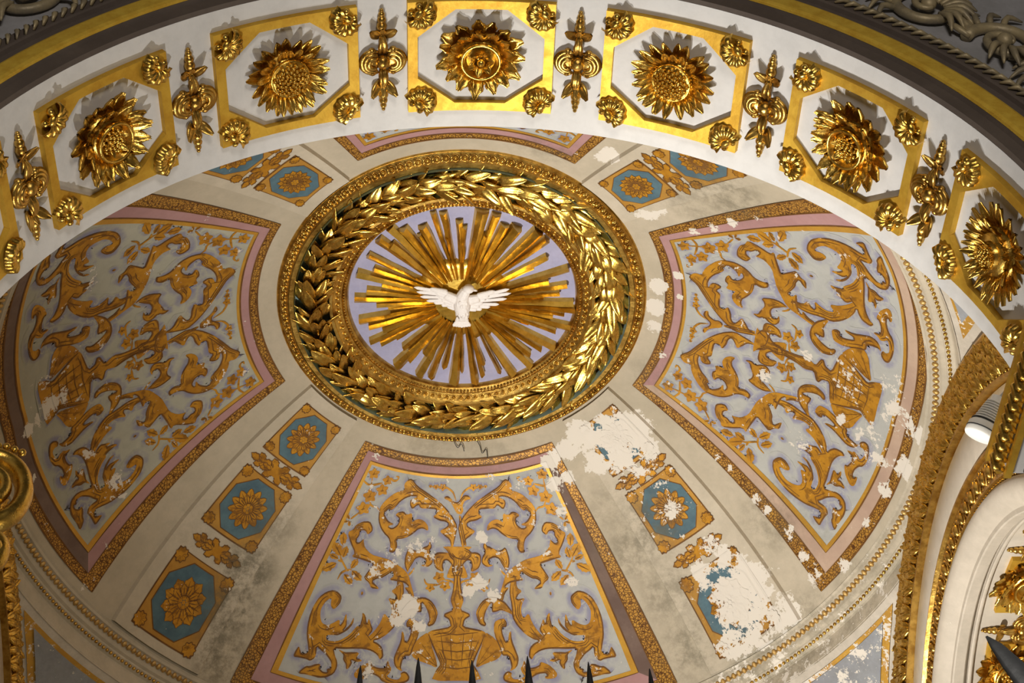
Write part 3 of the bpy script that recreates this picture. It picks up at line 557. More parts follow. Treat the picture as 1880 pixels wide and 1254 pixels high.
# ---- dove: one continuous body
def dove():
    b = MB()
    def cap(p0, p1, r0, r1, fl=1.0, n=10, up_=Vector((0, 0, 1))):
        pts = []; rs = []; p0, p1 = Vector(p0), Vector(p1)
        L = (p1-p0)
        for i in range(9):
            t = i/8; pts.append(p0+L*t); e = min(t, 1-t); k = sqrt(max(1-(1-min(e/.2, 1))**2, .02)); rs.append((r0+(r1-r0)*t)*k)
        b.tube(pts, rs, n, fl, up_)
    # local: x right in the picture, y up in the picture, z toward the viewer
    b.ball((0, .0, .045), .075, 16, 12, (.82, 1.55, .75))                       # breast
    b.ball((.003, -.09, .035), .058, 14, 10, (.9, 1.25, .7))                    # belly
    cap((-.005, .07, .055), (.030, .165, .07), .050, .034, 1.0)                 # neck
    b.ball((.043, .168, .078), .036, 14, 10, (1.15, .95, 1.0))                  # head
    cap((.065, .163, .078), (.108, .142, .070), .016, .004, .9)                 # beak
    b.ball((.062, .176, .106), .005, 6, 5)
    for i in range(7):                                                          # tail
        t = (i-3)/3
        cap((t*.012, -.13, .03), (t*.062, -.235+.012*abs(t), .02), .013, .017, .55)
    for i in range(4):
        t = (i-1.5)/1.5; cap((t*.02, -.10, .045), (t*.04, -.165, .036), .012, .015, .6)
    PR = {-1: [(-.347, .140), (-.330, .098), (-.303, .052), (-.258, .012), (-.205, -.008), (-.150, -.030)], 1: [(.337, .126), (.351, .088), (.322, .036), (.268, -.018), (.205, -.044), (.145, -.066)]}
    for sg in (-1, 1):                                                          # wings
        top = .112 if sg < 0 else .078
        cap((sg*.035, .035, .042), (sg*.13, top-.02, .040), .046, .034, .7)
        cap((sg*.10, top-.012, .040), (sg*.235, top+(.022 if sg < 0 else .036), .030), .032, .016, .65)
        for i, (x1, y1) in enumerate(PR[sg]):                                   # primaries, stepped
            cap((sg*(.13-.012*i), top-.012-i*.026, .030-.003*i), (x1, y1, .024-.002*i), .013, .0165, .55)
        for i in range(5):                                                      # coverts
            cap((sg*.05, .045-i*.026, .044-.004*i), (sg*(.195-.022*i), top-.008-i*.034, .042-.005*i), .014, .016, .6)
    for i in range(26):                                                         # breast feathers
        a = rg.uniform(-1, 1); y = rg.uniform(-.12, .1)
        b.ball((a*.04, y, .045+.055*sqrt(max(0, 1-a*a*.6))-abs(y)*.05), .014, 7, 5, (.6, 1.3, .5))
    me = b.me('dove')
    o = bpy.data.objects.new('dove', me); COL.objects.link(o)
    md = o.modifiers.new('r', 'REMESH'); md.mode = 'VOXEL'; md.voxel_size = .0030; md.use_smooth_shade = True
    dg = bpy.context.evaluated_depsgraph_get(); m2 = bpy.data.meshes.new_from_object(o.evaluated_get(dg)); o.modifiers.clear()
    o.data = m2; m2.name = 'dove'; m2.polygons.foreach_set('use_smooth', [True]*len(m2.polygons))
    m2.materials.clear(); m2.materials.append(M['dovewhite'])
    o.matrix_world = frame(Vector((-.002, -.012, 10.900)), Vector((1, 0, 0)), Vector((0, -1, 0)), Vector((0, 0, -1)))
    tag(o, 'white plaster dove with spread wings at the heart of the sunburst', 'dove')
dove()

# ================================================================== PAINTED FIELDS OF THE DOME
def rect(a, t0, t1): return [(-a, t0), (a, t0), (a, t1), (-a, t1)]
BANDS = [('leaf_border', 30.0, 25.55, 60.5, 27.7, 26.55, 59.2, 'border', .004), ('rose_band', 27.7, 26.55, 59.2, 25.7, 27.72, 57.55, 'pink', .004), ('gilt_line', 25.7, 27.72, 57.55, 24.8, 28.18, 57.0, 'giltline', .0055)]
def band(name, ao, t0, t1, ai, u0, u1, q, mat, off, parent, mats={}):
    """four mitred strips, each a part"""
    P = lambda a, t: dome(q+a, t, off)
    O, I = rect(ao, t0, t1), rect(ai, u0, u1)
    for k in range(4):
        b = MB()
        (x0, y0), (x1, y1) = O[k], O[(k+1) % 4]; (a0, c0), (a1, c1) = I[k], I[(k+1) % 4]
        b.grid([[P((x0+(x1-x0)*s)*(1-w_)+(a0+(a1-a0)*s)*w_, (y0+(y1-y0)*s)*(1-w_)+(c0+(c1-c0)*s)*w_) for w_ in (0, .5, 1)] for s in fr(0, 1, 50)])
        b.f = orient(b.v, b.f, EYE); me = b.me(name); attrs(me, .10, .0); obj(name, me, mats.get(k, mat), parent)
def leafpoly(b0, b1, w=.28):
    """serrated pointed leaf from base to tip, in (azimuth, polar) degrees"""
    (a0, t0), (a1, t1) = b0, b1; k = sin(rad((t0+t1)/2)); dx, dy = (a1-a0)*k, t1-t0
    pts = [(0, 0), (.15, .5), (.3, .75), (.36, .62), (.55, 1), (.6, .8), (.78, .75), (.82, .5), (1, 0)]
    L = pts+[(u, -v) for u, v in pts[-2:0:-1]]
    return [(a0+(dx*u-dy*v*w)/k, t0+dy*u+dx*v*w) for u, v in L]
def vinepoly(a, t, s, ph):
    k = sin(rad(t)); out = []
    for i in range(20):
        x = 2*pi*i/20; r = s*(.62+.38*abs(cos(2.5*x))**.7)*(1.0 if i % 2 == 0 else .88)
        out.append((a+r*cos(x+ph)/k, t+r*sin(x+ph)))
    return out
def offset(poly, d):
    out = []; n = len(poly); A = sum(p[0]*q[1]-q[0]*p[1] for p, q in zip(poly, poly[1:]+poly[:1]))
    sg = 1 if A > 0 else -1
    for i in range(n):
        p, q, r = poly[i-1], poly[i], poly[(i+1) % n]
        dx, dy = r[0]-p[0], r[1]-p[1]; l = hypot(dx, dy) or 1
        out.append((q[0]+sg*d*dy/l, q[1]-sg*d*dx/l))
    return out
def inside(p, poly):
    x, y = p; c = False; n = len(poly)
    for i in range(n):
        (x0, y0), (x1, y1) = poly[i-1], poly[i]
        if (y0 > y) != (y1 > y) and x < (x1-x0)*(y-y0)/(y1-y0)+x0: c = not c
    return c
def edist(p, poly):
    m = 9
    for (x0, y0), (x1, y1) in zip(poly, poly[1:]+poly[:1]):
        dx, dy = x1-x0, y1-y0; l = dx*dx+dy*dy or 1e-9
        t = min(max(((p[0]-x0)*dx+(p[1]-y0)*dy)/l, 0), 1); m = min(m, hypot(p[0]-x0-dx*t, p[1]-y0-dy*t))
    return m
def ribbon(b, pts, w0, w1, fn):
    rws = []
    for i, p in enumerate(pts):
        q, r = pts[max(i-1, 0)], pts[min(i+1, len(pts)-1)]; dx, dy = r[0]-q[0], r[1]-q[1]; l = hypot(dx, dy) or 1
        s = i/max(len(pts)-1, 1); wd = (w0+(w1-w0)*s)*min(1, .35+4*min(s, 1-s))/2
        rws.append([fn(p[0]-dy/l*wd, p[1]+dx/l*wd), fn(p[0]+dy/l*wd, p[1]-dx/l*wd)])
    if len(rws) > 1: b.grid(rws)
SHAPES = {k: v for k, v in DESIGN['shapes'].items() if k != 'scroll_c'}
NAMES = {'scroll_a': 'acanthus_scroll', 'scroll_b': 'acanthus_scroll', 'scroll_d': 'acanthus_scroll', 'curl_b': 'acanthus_leaf', 'crescent': 'acanthus_leaf', 'leaf_hook': 'acanthus_leaf', 'big_hook': 'acanthus_scroll', 'flower_d': 'flower', 'face_curl': 'mask_curl', 'face': 'mask', 'tulip': 'tulip', 'tulip_stem': 'tulip_stem'}
UNIT = [chaikin([(p[0], p[1] if p[1] < 53 else 53+(p[1]-53)*.60) for p in v]) for v in SHAPES.values()]
def unit_lines(poly, rnd):
    """brush lines following the contour inside a painted shape, broken into dashes"""
    segs = []
    for d, keep in ((.10, .85), (.34, .45), (.62, .55), (.98, .5)):
        off = offset(poly, -d); run = []
        for i, p in enumerate(off+off[:1]):
            ok = inside(p, poly) and edist(p, poly) > d*.75 and (d < .2 or (i*37 % 11)/11 < .86)
            if ok: run.append(p)
            if (not ok or len(run) > 9+int(rnd.random()*9)):
                if len(run) > 2 and rnd.random() < keep: segs.append((run, d))
                run = []
    return segs
RL = random.Random(11)
ULINES = [unit_lines(p, RL) for p in UNIT]
AXN = {}
for k, v in DESIGN['axis'].items(): AXN[k] = chaikin([tuple(p) for p in v])
URN = [(a, t) for a, t in DESIGN['urn']]; URNP = chaikin(URN+[(-a, t) for a, t in URN[::-1]], .15)
def painted_panel(q, label, full=True, wear=.12, rose={}, fld='field'):
    th = thing('painted_fresco', label, 'fresco', 'painted fields of the dome')
    P = lambda off: (lambda a, t: dome(q+a, t, off))
    # field
    b = MB(); b.grid([[dome(q+a, t, .003) for a in fr(-25.2, 25.2, 56)] for t in fr(27.9, 57.3, 56)]); b.f = orient(b.v, b.f, EYE)
    me = b.me('field'); attrs(me, wear*.6, .05); obj('field', me, fld, th)
    for n, ao, t0, t1, ai, u0, u1, mt, off in BANDS: band(n, ao, t0, t1, ai, u0, u1, q, mt, off, th, rose if n == 'rose_band' else {})
    # thin contour lines either side of the leaf border
    b = MB()
    for a_, t0, t1 in ((30.0, 25.55, 60.5), (27.75, 26.52, 59.25), (25.7, 27.72, 57.55)):
        for k in range(4):
            r = rect(a_, t0, t1); p0, p1 = r[k], r[(k+1) % 4]
            ribbon(b, [(p0[0]+(p1[0]-p0[0])*s, p0[1]+(p1[1]-p0[1])*s) for s in fr(.001, .999, 40)], .22, .22, P(.0065))
    me = b.me('contour_lines'); attrs(me, .1, 0); obj('contour_lines', me, 'brown', th, kind='stuff')
    halo = MB(); hv = []; lines = MB(); fnh, fnl = P(.0045), P(.0085)
    def lay(bb, nm, par):
        bb.f = orient(bb.v, bb.f, EYE); me_ = bb.me(nm); attrs(me_, wear, .0); obj(nm, me_, 'brown', par)
    def add(name, poly, segs=(), hw=.9):
        if not full and min(p[1] for p in poly) > 34: return
        o = decal(name, [poly], P(.0065), 'ochre', th, 1.8, wear, .05)
        ou = offset(poly, hw); n = len(poly); rw_ = []
        for i in range(n+1):
            p, o2 = poly[i % n], ou[i % n]
            if abs(o2[0]) > 25 or not 28.1 < o2[1] < 57.1: o2 = p
            rw_.append([fnh(*p), fnh((p[0]+o2[0])/2, (p[1]+o2[1])/2), fnh(*o2)]); hv.extend((1, .75, 0))
        halo.grid(rw_)
        ln = MB()
        for run, d in segs:
            ribbon(ln, run, .26 if d < .2 else .17, .14 if d < .2 else 0.08, fnl)
        if ln.f: lay(ln, 'brush_lines', o)
    for sg in (1, -1):
        for (nm, _), poly, seg in zip(SHAPES.items(), UNIT, ULINES):
            add(NAMES[nm], [(sg*a, t) for a, t in poly], [([(sg*a, t) for a, t in r], d) for r, d in seg], .95 if full else .5)
        for i, (b0, b1) in enumerate(DESIGN['leaves']): 
            add('leaf', [(sg*a, t) for a, t in leafpoly(b0, b1, .30)], [([(sg*(b0[0]+(b1[0]-b0[0])*s), b0[1]+(b1[1]-b0[1])*s) for s in fr(.05, .85, 3)], .5)], .6)
        for i, (a, t, s) in enumerate(DESIGN['vine']):
            add('vine_leaf', [(sg*x, y) for x, y in vinepoly(a, t, s*1.05, i*1.3)], [([(sg*(a-.4*s), t), (sg*a, t+.1), (sg*(a+.5*s), t+.3*s)], .5), ([(sg*a, t-.5*s), (sg*(a+.05), t), (sg*a, t+.4*s)], .5)], .5)
    for nm, poly in AXN.items(): add(NAMES[nm], poly, unit_lines(poly, RL), .5)
    add('urn', URNP, unit_lines(URNP, RL), .5)
    if full:
        for sg in (1, -1): add('shell', chaikin([(sg*a, t) for a, t in DESIGN['shell']]), [([(sg*2.9, 53), (sg*(4.5+i*.9), 49.3+i*.9)], .5) for i in range(3)], .4)
        for t in fr(48.6, 53, 4): ribbon(lines, [(-3.6+.25*(t-48), t), (0, t+.25), (3.6-.25*(t-48), t)], .16, .12, fnl)
        for a in (-2.6, -1.1, 1.1, 2.6): ribbon(lines, [(a, 48.6), (a*.8, 51), (a*.6, 53)], .16, .12, fnl)
    tn = MB()
    for tl in DESIGN['tend']:
        if not full and tl[0][1] > 34: continue
        for sg in (1, -1): ribbon(tn, spline([(sg*a, t) for a, t in tl], 5), .34, .22, P(.0068))
    for nm, bb, mt, kd in (('tendrils', tn, 'ochre', 'stuff'), ('shell_lines', lines, 'brown', 'stuff')):
        if not bb.f: continue
        bb.f = orient(bb.v, bb.f, EYE); me = bb.me(nm); attrs(me, wear, .0); obj(nm, me, mt, th, kind=kd)
    halo.f = orient(halo.v, halo.f, EYE); me = halo.me('shadow_wash'); attrs(me, wear*.6, .05)
    a = me.attributes.new('halo', 'FLOAT', 'POINT'); a.data.foreach_set('value', hv); obj('shadow_wash', me, fld, th, kind='stuff')
    return th
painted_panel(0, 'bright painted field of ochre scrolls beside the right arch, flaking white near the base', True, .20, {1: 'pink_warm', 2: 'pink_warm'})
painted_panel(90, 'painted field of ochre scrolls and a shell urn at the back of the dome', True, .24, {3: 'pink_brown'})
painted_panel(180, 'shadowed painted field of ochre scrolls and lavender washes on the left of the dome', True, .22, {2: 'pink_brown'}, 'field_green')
painted_panel(-90, 'painted field above the arch, only its rose border corners showing', False, .12)

# ---- painted coffers on the ribs
def octagon(ca, ct, ha, ht, k=.48):
    return [(ca-ha+ha*k*1.2, ct-ht), (ca+ha-ha*k*1.2, ct-ht), (ca+ha, ct-ht+ht*k*1.2), (ca+ha, ct+ht-ht*k*1.2), (ca+ha-ha*k*1.2, ct+ht), (ca-ha+ha*k*1.2, ct+ht), (ca-ha, ct+ht-ht*k*1.2), (ca-ha, ct-ht+ht*k*1.2)]
def painted_coffer(q, t0, t1, label, style, wear=.1):
    th = thing('painted_coffer', label, 'painting', 'painted coffers on the dome ribs')
    P = lambda off: (lambda a, t: dome(q+a, t, off+RIBH-.016))
    ct, ht = (t0+t1)/2, (t1-t0)/2; ha = 6.2; k = sin(rad(ct))
    decal('dark_border', [[(-ha-.25, t0-.15), (ha+.25, t0-.15), (ha+.25, t1+.2), (-ha-.25, t1+.2)]], P(.0185), 'brown', th, 2.0, wear*.7)  # dark border line painted round the coffer
    decal('ochre_ground', [[(-ha, t0), (ha, t0), (ha, t1), (-ha, t1)]], P(.0200), 'ochre_dk', th, 2.0, wear)
    decal('octagon_rim', [octagon(0, ct, ha*.87, ht*.90)], P(.0210), 'brown', th, 2.0, wear)
    decal('blue_octagon', [octagon(0, ct, ha*.84, ht*.87)], P(.0220), 'blue', th, 2.0, wear)
    rx = min(ha*k, ht)*.66
    lines = MB()
    pet = {'daisy': (12, .34), 'acanthus': (10, .55), 'marigold': (14, .45)}[style]
    for ring_, (rr, n, off) in enumerate(((1.0, pet[0], .0235), (.72, pet[0], .0245))):
        for i in range(n):
            x = 2*pi*(i+.5*ring_)/n; c, s = cos(x), sin(x)
            base = (rx*.16*c/k, ct+rx*.16*s*ht/(ha*k)); tip = (rx*rr*c/k, ct+rx*rr*s*max(1, .95*ht/(ha*k)))
            pl = leafpoly(base, tip, pet[1]*.62) if style != 'daisy' else [(base[0]+(tip[0]-base[0])*u-(tip[1]-base[1])*v/k*.30, base[1]+(tip[1]-base[1])*u+(tip[0]-base[0])*k*v*.30) for u, v in ((0, .15), (.3, .6), (.65, .75), (.9, .4), (1, 0), (.9, -.4), (.65, -.75), (.3, -.6), (0, -.15))]
            decal('petal', [pl], P(off), 'ochre', th, 3.0, wear)
            ribbon(lines, [base, ((base[0]+tip[0])/2, (base[1]+tip[1])/2), (base[0]+(tip[0]-base[0])*.8, base[1]+(tip[1]-base[1])*.8)], .22, .10, P(off+.001))
            for e in (.5, -.5):
                ribbon(lines, [(pl[j][0], pl[j][1]) for j in (range(0, len(pl)//2+1) if e > 0 else range(len(pl)//2, len(pl)))], .13, .10, P(off+.001))
    for i in range(7):
        r = 0 if i == 0 else rx*.17; x = i*pi/3
        decal('stamen', [[(r*cos(x)/k+rx*.085*cos(y)/k, ct+r*sin(x)+rx*.085*sin(y)) for y in [2*pi*j/9 for j in range(9)]]], P(.0262), 'ochre', th, 3, wear)
    ribbon(lines, [(rx*.28*cos(y)/k, ct+rx*.28*sin(y)) for y in fr(0, 2*pi, 20)], .16, .16, P(.0260))
    for sx in (-1, 1):
        for sy in (-1, 1):
            cx, cy = sx*(ha*.86), ct+sy*ht*.87; s = min(ha*k, ht)*.17
            sh = [(cx+s*1.1*cos(x)*(1+.12*cos(9*x))/k, cy+s*1.1*sin(x)*(1+.12*cos(9*x))) for x in [2*pi*j/36 for j in range(36)]]
            decal('painted_shell', [sh], P(.0228), 'ochre', th, 3.0, wear)
            ribbon(lines, sh+sh[:1], .16, .16, P(.0238))
            for j in range(6):
                x = atan2(-sy, -sx)+(j-2.5)*.5
                ribbon(lines, [(cx+s*.25*cos(x)/k, cy+s*.25*sin(x)), (cx+s*cos(x)/k, cy+s*sin(x))], .15, .08, P(.0238))
    lines.f = orient(lines.v, lines.f, EYE); me = lines.me('brush_lines'); attrs(me, wear); obj('brush_lines', me, 'brown', th, kind='stuff')
def painted_sprig(q, ct, label, wear=.1):
    th = thing('painted_sprig', label, 'painting', 'painted sprigs between the coffers')
    P = lambda off: (lambda a, t: dome(q+a, t, off+RIBH-.016)); k = sin(rad(ct)); lines = MB()
    for sg in (-1, 1):
        for (x0, y0, x1, y1, w_) in ((.2, -.2, 1.5, -1.25, .36), (.2, .2, 1.5, 1.25, .36), (.6, 0, 2.6, -.35, .34), (.8, .1, 2.8, .45, .30), (2.2, 0, 3.6, -.8, .34), (2.2, .1, 3.5, .85, .34), (2.6, 0, 4.7, .05, .26)):
            pl = leafpoly((sg*x0/k*.9, ct+y0), (sg*x1/k*.9, ct+y1), w_)
            decal('leaf', [pl], P(.0195), 'ochre', th, 3.0, wear); ribbon(lines, pl+pl[:1], .15, .15, P(.0205))
    decal('boss', [[(.75*cos(x)/k, ct+.75*sin(x)) for x in [2*pi*j/14 for j in range(14)]]], P(.0205), 'ochre', th, 3.0, wear)
    lines.f = orient(lines.v, lines.f, EYE); me = lines.me('brush_lines'); attrs(me, wear); obj('brush_lines', me, 'brown', th, kind='stuff')
CT = ((25.4, 33.0), (36.1, 44.8), (49.2, 60.0))
STY = ('daisy', 'daisy', 'acanthus')
WH = ('nearest the crown', 'in the middle of the row', 'nearest the cornice')
for q, rb, wr in ((135, 'back left', .10), (45, 'back right', .30)):
    for i, (t0, t1) in enumerate(CT):
        st = ('peeled and faded' if (q == 45) else 'dark blue')
        painted_coffer(q, t0, t1, '%s octagon coffer on the %s rib, %s' % (st, rb, WH[i]), STY[i], wr)
    for i, ct in enumerate((34.6, 47.0)):
        painted_sprig(q, ct, 'painted ochre sprig on the %s rib, %s coffers' % (rb, ('between the upper two', 'between the lower two')[i]), wr)
for q, rb in ((-135, 'front left'), (-45, 'front right')):
    for i, (t0, t1) in enumerate(CT[:2]):
        painted_coffer(q, t0, t1, '%s painted coffer with pale blue octagon on the %s rib' % (('whole', 'half hidden')[i], rb), 'marigold', .12)
    painted_sprig(q, 34.6, 'painted ochre sprig on the %s rib beside the arch' % rb, .14)

# ---- painted triangles on the pendentives
for q, lb, wr in ((45, 'flaking slate painted triangle with gilt edge in the back right corner', .42), (135, 'grey blue painted triangle with gilt edge in the back left corner', .30), (-45, 'small gilt edged painted triangle beside the right end of the coffered arch', .30)):
    th = thing('corner_fresco', lb, 'fresco', 'painted corner triangles')
    def tri(xi, zt, zb):
        L = []
        for z in fr(zt, zb, 14):
            r = sqrt(RP**2-(z-ZP)**2); L.append((degrees(acos(min(1, xi/r))), z))
        L2 = [(90-a, z) for a, z in L[::-1]]
        return [(q-45+a, z) for a, z in L+L2]
    rf = random.Random(q)
    wfn = lambda c, wr=wr: (wr, .25)
    A, B = tri(2.965, 9.045, 7.4), tri(2.93, 9.012, 7.5)
    sc_ = lambda poly: [(a*.06, z) for a, z in poly]
    f1 = lambda off: (lambda x, z: pend(x/.06, z, off))
    decal('gilt_edge', [sc_(A)], f1(.012), 'giltline', th, .22, wearfn=wfn)
    decal('slate_field', [sc_(B)], f1(.024), 'slate', th, .22, wearfn=wfn)
    for i in range(26):
        z = rf.uniform(8.3, 8.9); r = sqrt(RP**2-(z-ZP)**2); a0 = degrees(acos(2.9/r)); a = q-45+a0+3+rf.random()*(84-2*a0)
        s = rf.uniform(.05, .10); ph = rf.random()*6
        pl = [(a*.06+s*(.6+.5*rf.random())*cos(x+ph)*.85, z+s*(.6+.5*rf.random())*sin(x+ph)) for x in [2*pi*j/14 for j in range(14)]]
        decal('ochre_leaf', [chaikin(pl)], f1(.0265), 'ochre', th, .2, wearfn=lambda c: (.28, .1))

# ================================================================== COFFERED ARCH
def soff(phi, y, off=0): return Vector(((RA-off)*sin(phi), y, ZS+(RA-off)*cos(phi)))
def soff_frame(phi, y, off=0):
    return frame(soff(phi, y, off), Vector((cos(phi), 0, -sin(phi))), Vector((0, -1, 0)), Vector((-sin(phi), 0, -cos(phi))))
def bend(R):
    """local coffer coordinates (x along the arch, y across it, z out of the vault) bent to the vault"""
    def f(x, y, z):
        a = x/R; return Vector(((R-z)*sin(a), y, R-(R-z)*cos(a)))
    return f
def coffer_frame_mesh(R, hx, hy, ix, iy, ch, cv, th):
    f = bend(R)
    oct_ = [(-ix+ch, -iy), (ix-ch, -iy), (ix, -iy+cv), (ix, iy-cv), (ix-ch, iy), (-ix+ch, iy), (-ix, iy-cv), (-ix, -iy+cv)]
    out = [(-hx, -hy), (hx, -hy), (hx, hy), (-hx, hy)]
    v2, fs = flat2d([out, oct_], .09)
    b = MB(); v3 = [f(x, y, th) for x, y in v2]; b.add(v3, orient(v3, fs, Vector((0, 0, 5))))
    for loop in (out, oct_):
        pts = []
        for (x0, y0), (x1, y1) in zip(loop, loop[1:]+loop[:1]): pts += [(x0+(x1-x0)*s/8, y0+(y1-y0)*s/8) for s in range(8)]
        pts.append(pts[0]); g = 1 if loop is out else -1
        b.grid([[f(x, y, 0), f(x, y, th*.6), f(x, y, th)] for x, y in pts])
    return b.me('gilt_frame', False), oct_
def shell_mesh():
    b = MB(); rws = []
    for i in range(11):
        u = i/10; row = []
        for j in range(55):
            a = -1.95+3.9*j/54; rg_ = .5+.5*cos(j/54*2*pi*8); r = .082*u*(1+.07*rg_*u)
            z = .004+.030*sin(pi*min(u*.74+.06, 1))+.016*rg_*u*(1.3-u)
            if i == 10: z = 0
            row.append((r*cos(a)-.012, r*sin(a), z))
        rws.append(row)
    b.grid(rws)
    b.ball((-.022, .0, .024), .022, 10, 6, (1, 1.5, .9)); b.ball((-.044, .028, .012), .019, 8, 5); b.ball((-.044, -.028, .012), .019, 8, 5)
    return b.me('shell')
SHELL = shell_mesh()
def petal_set(kind):
    if kind == 'sun': return [leafmesh('petal', .112, .026, .034, 8, 3, 0, .55, .5, .007, .22), leafmesh('petal', .088, .023, .040, 8, 3, 0, .7, .5, .007, .2)]
    if kind == 'acan': return [leafmesh('petal', .118, .038, .034, 10, 4, 3, .6, .45, .008, .32), leafmesh('petal', .092, .035, .044, 10, 4, 3, .8, .45, .008, .3)]
    if kind == 'daisy': return [leafmesh('petal', .122, .022, .034, 8, 3, 0, .4, .6, .008, .5), leafmesh('petal', .080, .019, .044, 8, 3, 0, .6, .6, .008, .4)]
    return [leafmesh('petal', .118, .033, .034, 10, 4, 4, .8, .45, .008, .3), leafmesh('petal', .090, .030, .044, 10, 4, 4, .9, .45, .008, .28)]
PETS = {k: petal_set(k) for k in ('sun', 'acan', 'daisy', 'cup')}
SMALLP = leafmesh('inner_petal', .055, .020, .03, 6, 3, 0, .5, .5, .005)
def seedhead(r, n, s, z):
    b = MB()
    for i in range(n):
        rr = r*sqrt((i+.5)/n); a = i*2.39996
        b.ball((rr*cos(a), rr*sin(a), z+.018*(1-(rr/r)**2)), s, 7, 5, (1, 1, 1.2))
    return b.me('seeds')
def rosette(kind, label, M4, scale=1.0, group='gilt rosettes of the arch', seed=1, mat='gold', tilt=0):
    th = thing('rosette', label, 'rosette', group, M4)
    r = random.Random(seed)
    inner, base = .075, .024
    n1, n2 = {'sun': (20, 18), 'acan': (15, 13), 'daisy': (24, 18), 'cup': (17, 15)}[kind]
    P1, P2 = PETS[kind]
    b = MB(); b.lathe([(.001, .0), (.13, .0), (.12, .012), (.10, .035), (.088, .055), (.001, .055)], 24)
    obj('calyx', b.me('calyx'), mat, th, scale=scale)
    for ring, (n, P, r0, z0) in enumerate(((n1, P1, .092, .008), (n2, P2, .086, .030))):
        for i in range(n):
            a = 2*pi*(i+.5*ring)/n+r.uniform(-.06, .06); s = scale*r.uniform(.92, 1.08)
            o = obj('petal', P, mat, th, (r0*scale*cos(a), r0*scale*sin(a), z0*scale), (r.uniform(-.25, .25), -r.uniform(-.08, .10)-.10*ring, a), s)
    if kind == 'sun':
        b = MB(); b.lathe([(.001, .086), (.05, .082), (.080, .070), (.086, .066), (.091, .070), (.096, .064), (.095, .05), (.085, .03)], 28); obj('disc', b.me('disc'), mat, th, scale=scale)
        obj('seeds', seedhead(.082, 56, .0105, .075), mat, th, scale=scale, kind='stuff')
    elif kind in ('cup', 'acan'):
        b = MB(); b.lathe([(.001, .045), (.055, .046), (.074, .060), (.082, .082), (.088, .090), (.096, .086), (.097, .075), (.088, .05), (.08, .03)], 30); obj('cup', b.me('cup'), mat, th, scale=scale)
        if kind == 'cup':
            obj('seeds', seedhead(.060, 34, .0105, .060), mat, th, scale=scale, kind='stuff')
            for i in range(5):
                a = 2*pi*i/5+.4; obj('inner_petal', SMALLP, mat, th, (.03*scale*cos(a), .03*scale*sin(a), .055*scale), (0, -.35, a), scale*.85)
        else:
            for i in range(6):
                a = 2*pi*i/6+.3; obj('inner_petal', SMALLP, mat, th, (.014*scale*cos(a), .014*scale*sin(a), .060*scale), (0, -.25, a), scale*1.12)
            b = MB(); b.ball((0, 0, .085), .021, 10, 6); obj('button', b.me('button'), mat, th, scale=scale)
    else:
        b = MB(); b.lathe([(.001, .088), (.04, .083), (.056, .07), (.065, .04)], 20); obj('disc', b.me('disc'), mat, th, scale=scale)
        for i in range(12):
            a = 2*pi*i/12; obj('inner_petal', SMALLP, mat, th, (.045*scale*cos(a), .045*scale*sin(a), .062*scale), (0, -.4, a), scale*.9)
        obj('seeds', seedhead(.042, 26, .008, .082), mat, th, scale=scale, kind='stuff')
    return th
HX, HY = .349, .292
GF, OCT = coffer_frame_mesh(RA, HX, HY, HX-.047, HY-.042, .180, .140, .030)
STEP = rad(24.62); YC = -3.402
corner = [(-1, 1), (1, 1), (1, -1), (-1, -1)]
FB = bend(RA)
CL = {-3: 'gilt coffer frame at the far left end of the arch, just a corner showing', -2: 'gilt coffer frame with scallop corners, second from the left end of the arch', -1: 'gilt coffer frame left of the crown of the arch', 0: 'gilt coffer frame at the very crown of the arch',
      1: 'gilt coffer frame right of the crown of the arch', 2: 'gilt coffer frame above the right shoulder of the arch', 3: 'gilt coffer frame cut off at the right end of the arch'}
RL_ = {-2: ('cup', 'gilt rosette with a deep tilted seed cup in the left coffer'), -1: ('sun', 'gilt sunflower rosette in the coffer left of the crown'), 0: ('acan', 'gilt acanthus rosette with a small flower in its cup, at the crown'),
       1: ('sun', 'gilt sunflower rosette in the coffer right of the crown'), 2: ('cup', 'gilt rosette with a rimmed seed cup on the right shoulder'), 3: ('daisy', 'gilt double daisy rosette in the last coffer on the right'), -3: ('sun', '')}
for k in range(-3, 4):
    phi = k*STEP+rad(.25); M4 = soff_frame(phi, YC)
    t = thing('gilt_coffer', CL[k], 'coffer', 'gilt coffers of the arch', M4)
    obj('gilt_frame', GF, 'gold_flat', t)
    for sx, sy in corner:
        p = FB(sx*(HX-.066), sy*(HY-.064), .028)
        obj('shell', SHELL, 'gold', t, p, (0, -p.x/RA, atan2(-sy, -sx)), .95)
    if k > -3:
        kd, lb = RL_[k]
        rosette(kd, lb, M4 @ Matrix.Translation((0, 0, .002)), 1.0, seed=k+10)
# gilt candelabra-like drops between the coffers
def drop_meshes():
    out = {}
    b = MB(); b.ball((0, 0, .03), .034, 14, 8, (1, 1.05, .9)); out['boss'] = b.me('boss')
    b = MB(); b.ball((0, 0, 0), 1, 10, 6); out['bead'] = b.me('bead')
    out['leaf'] = leafmesh('leaf', .085, .028, .034, 8, 3, 0, .9, .35, .012, .45)
    out['husk'] = leafmesh('husk', .10, .024, .034, 7, 3, 0, -.3, .4, .008, .25)
    b = MB()
    for q_, (r_, z_, w_) in enumerate(((.062, .020, .015), (.046, .030, .014), (.028, .038, .013))):
        b.tube([(.022+r_*.9*cos(x), r_*.92*sin(x), z_) for x in fr(-2.0, 2.0, 16)], [w_*(.5+.6*sin(pi*i/16)) for i in range(17)], 7)
    b.ball((.03, 0, .012), .05, 12, 6, (.9, 1.0, .5)); b.ball((.085, 0, .016), .015, 8, 5)
    b.ball((.028, .056, .016), .019, 8, 5); b.ball((.028, -.056, .016), .019, 8, 5)
    out['scroll'] = b.me('scroll')
    return out
DM = drop_meshes()
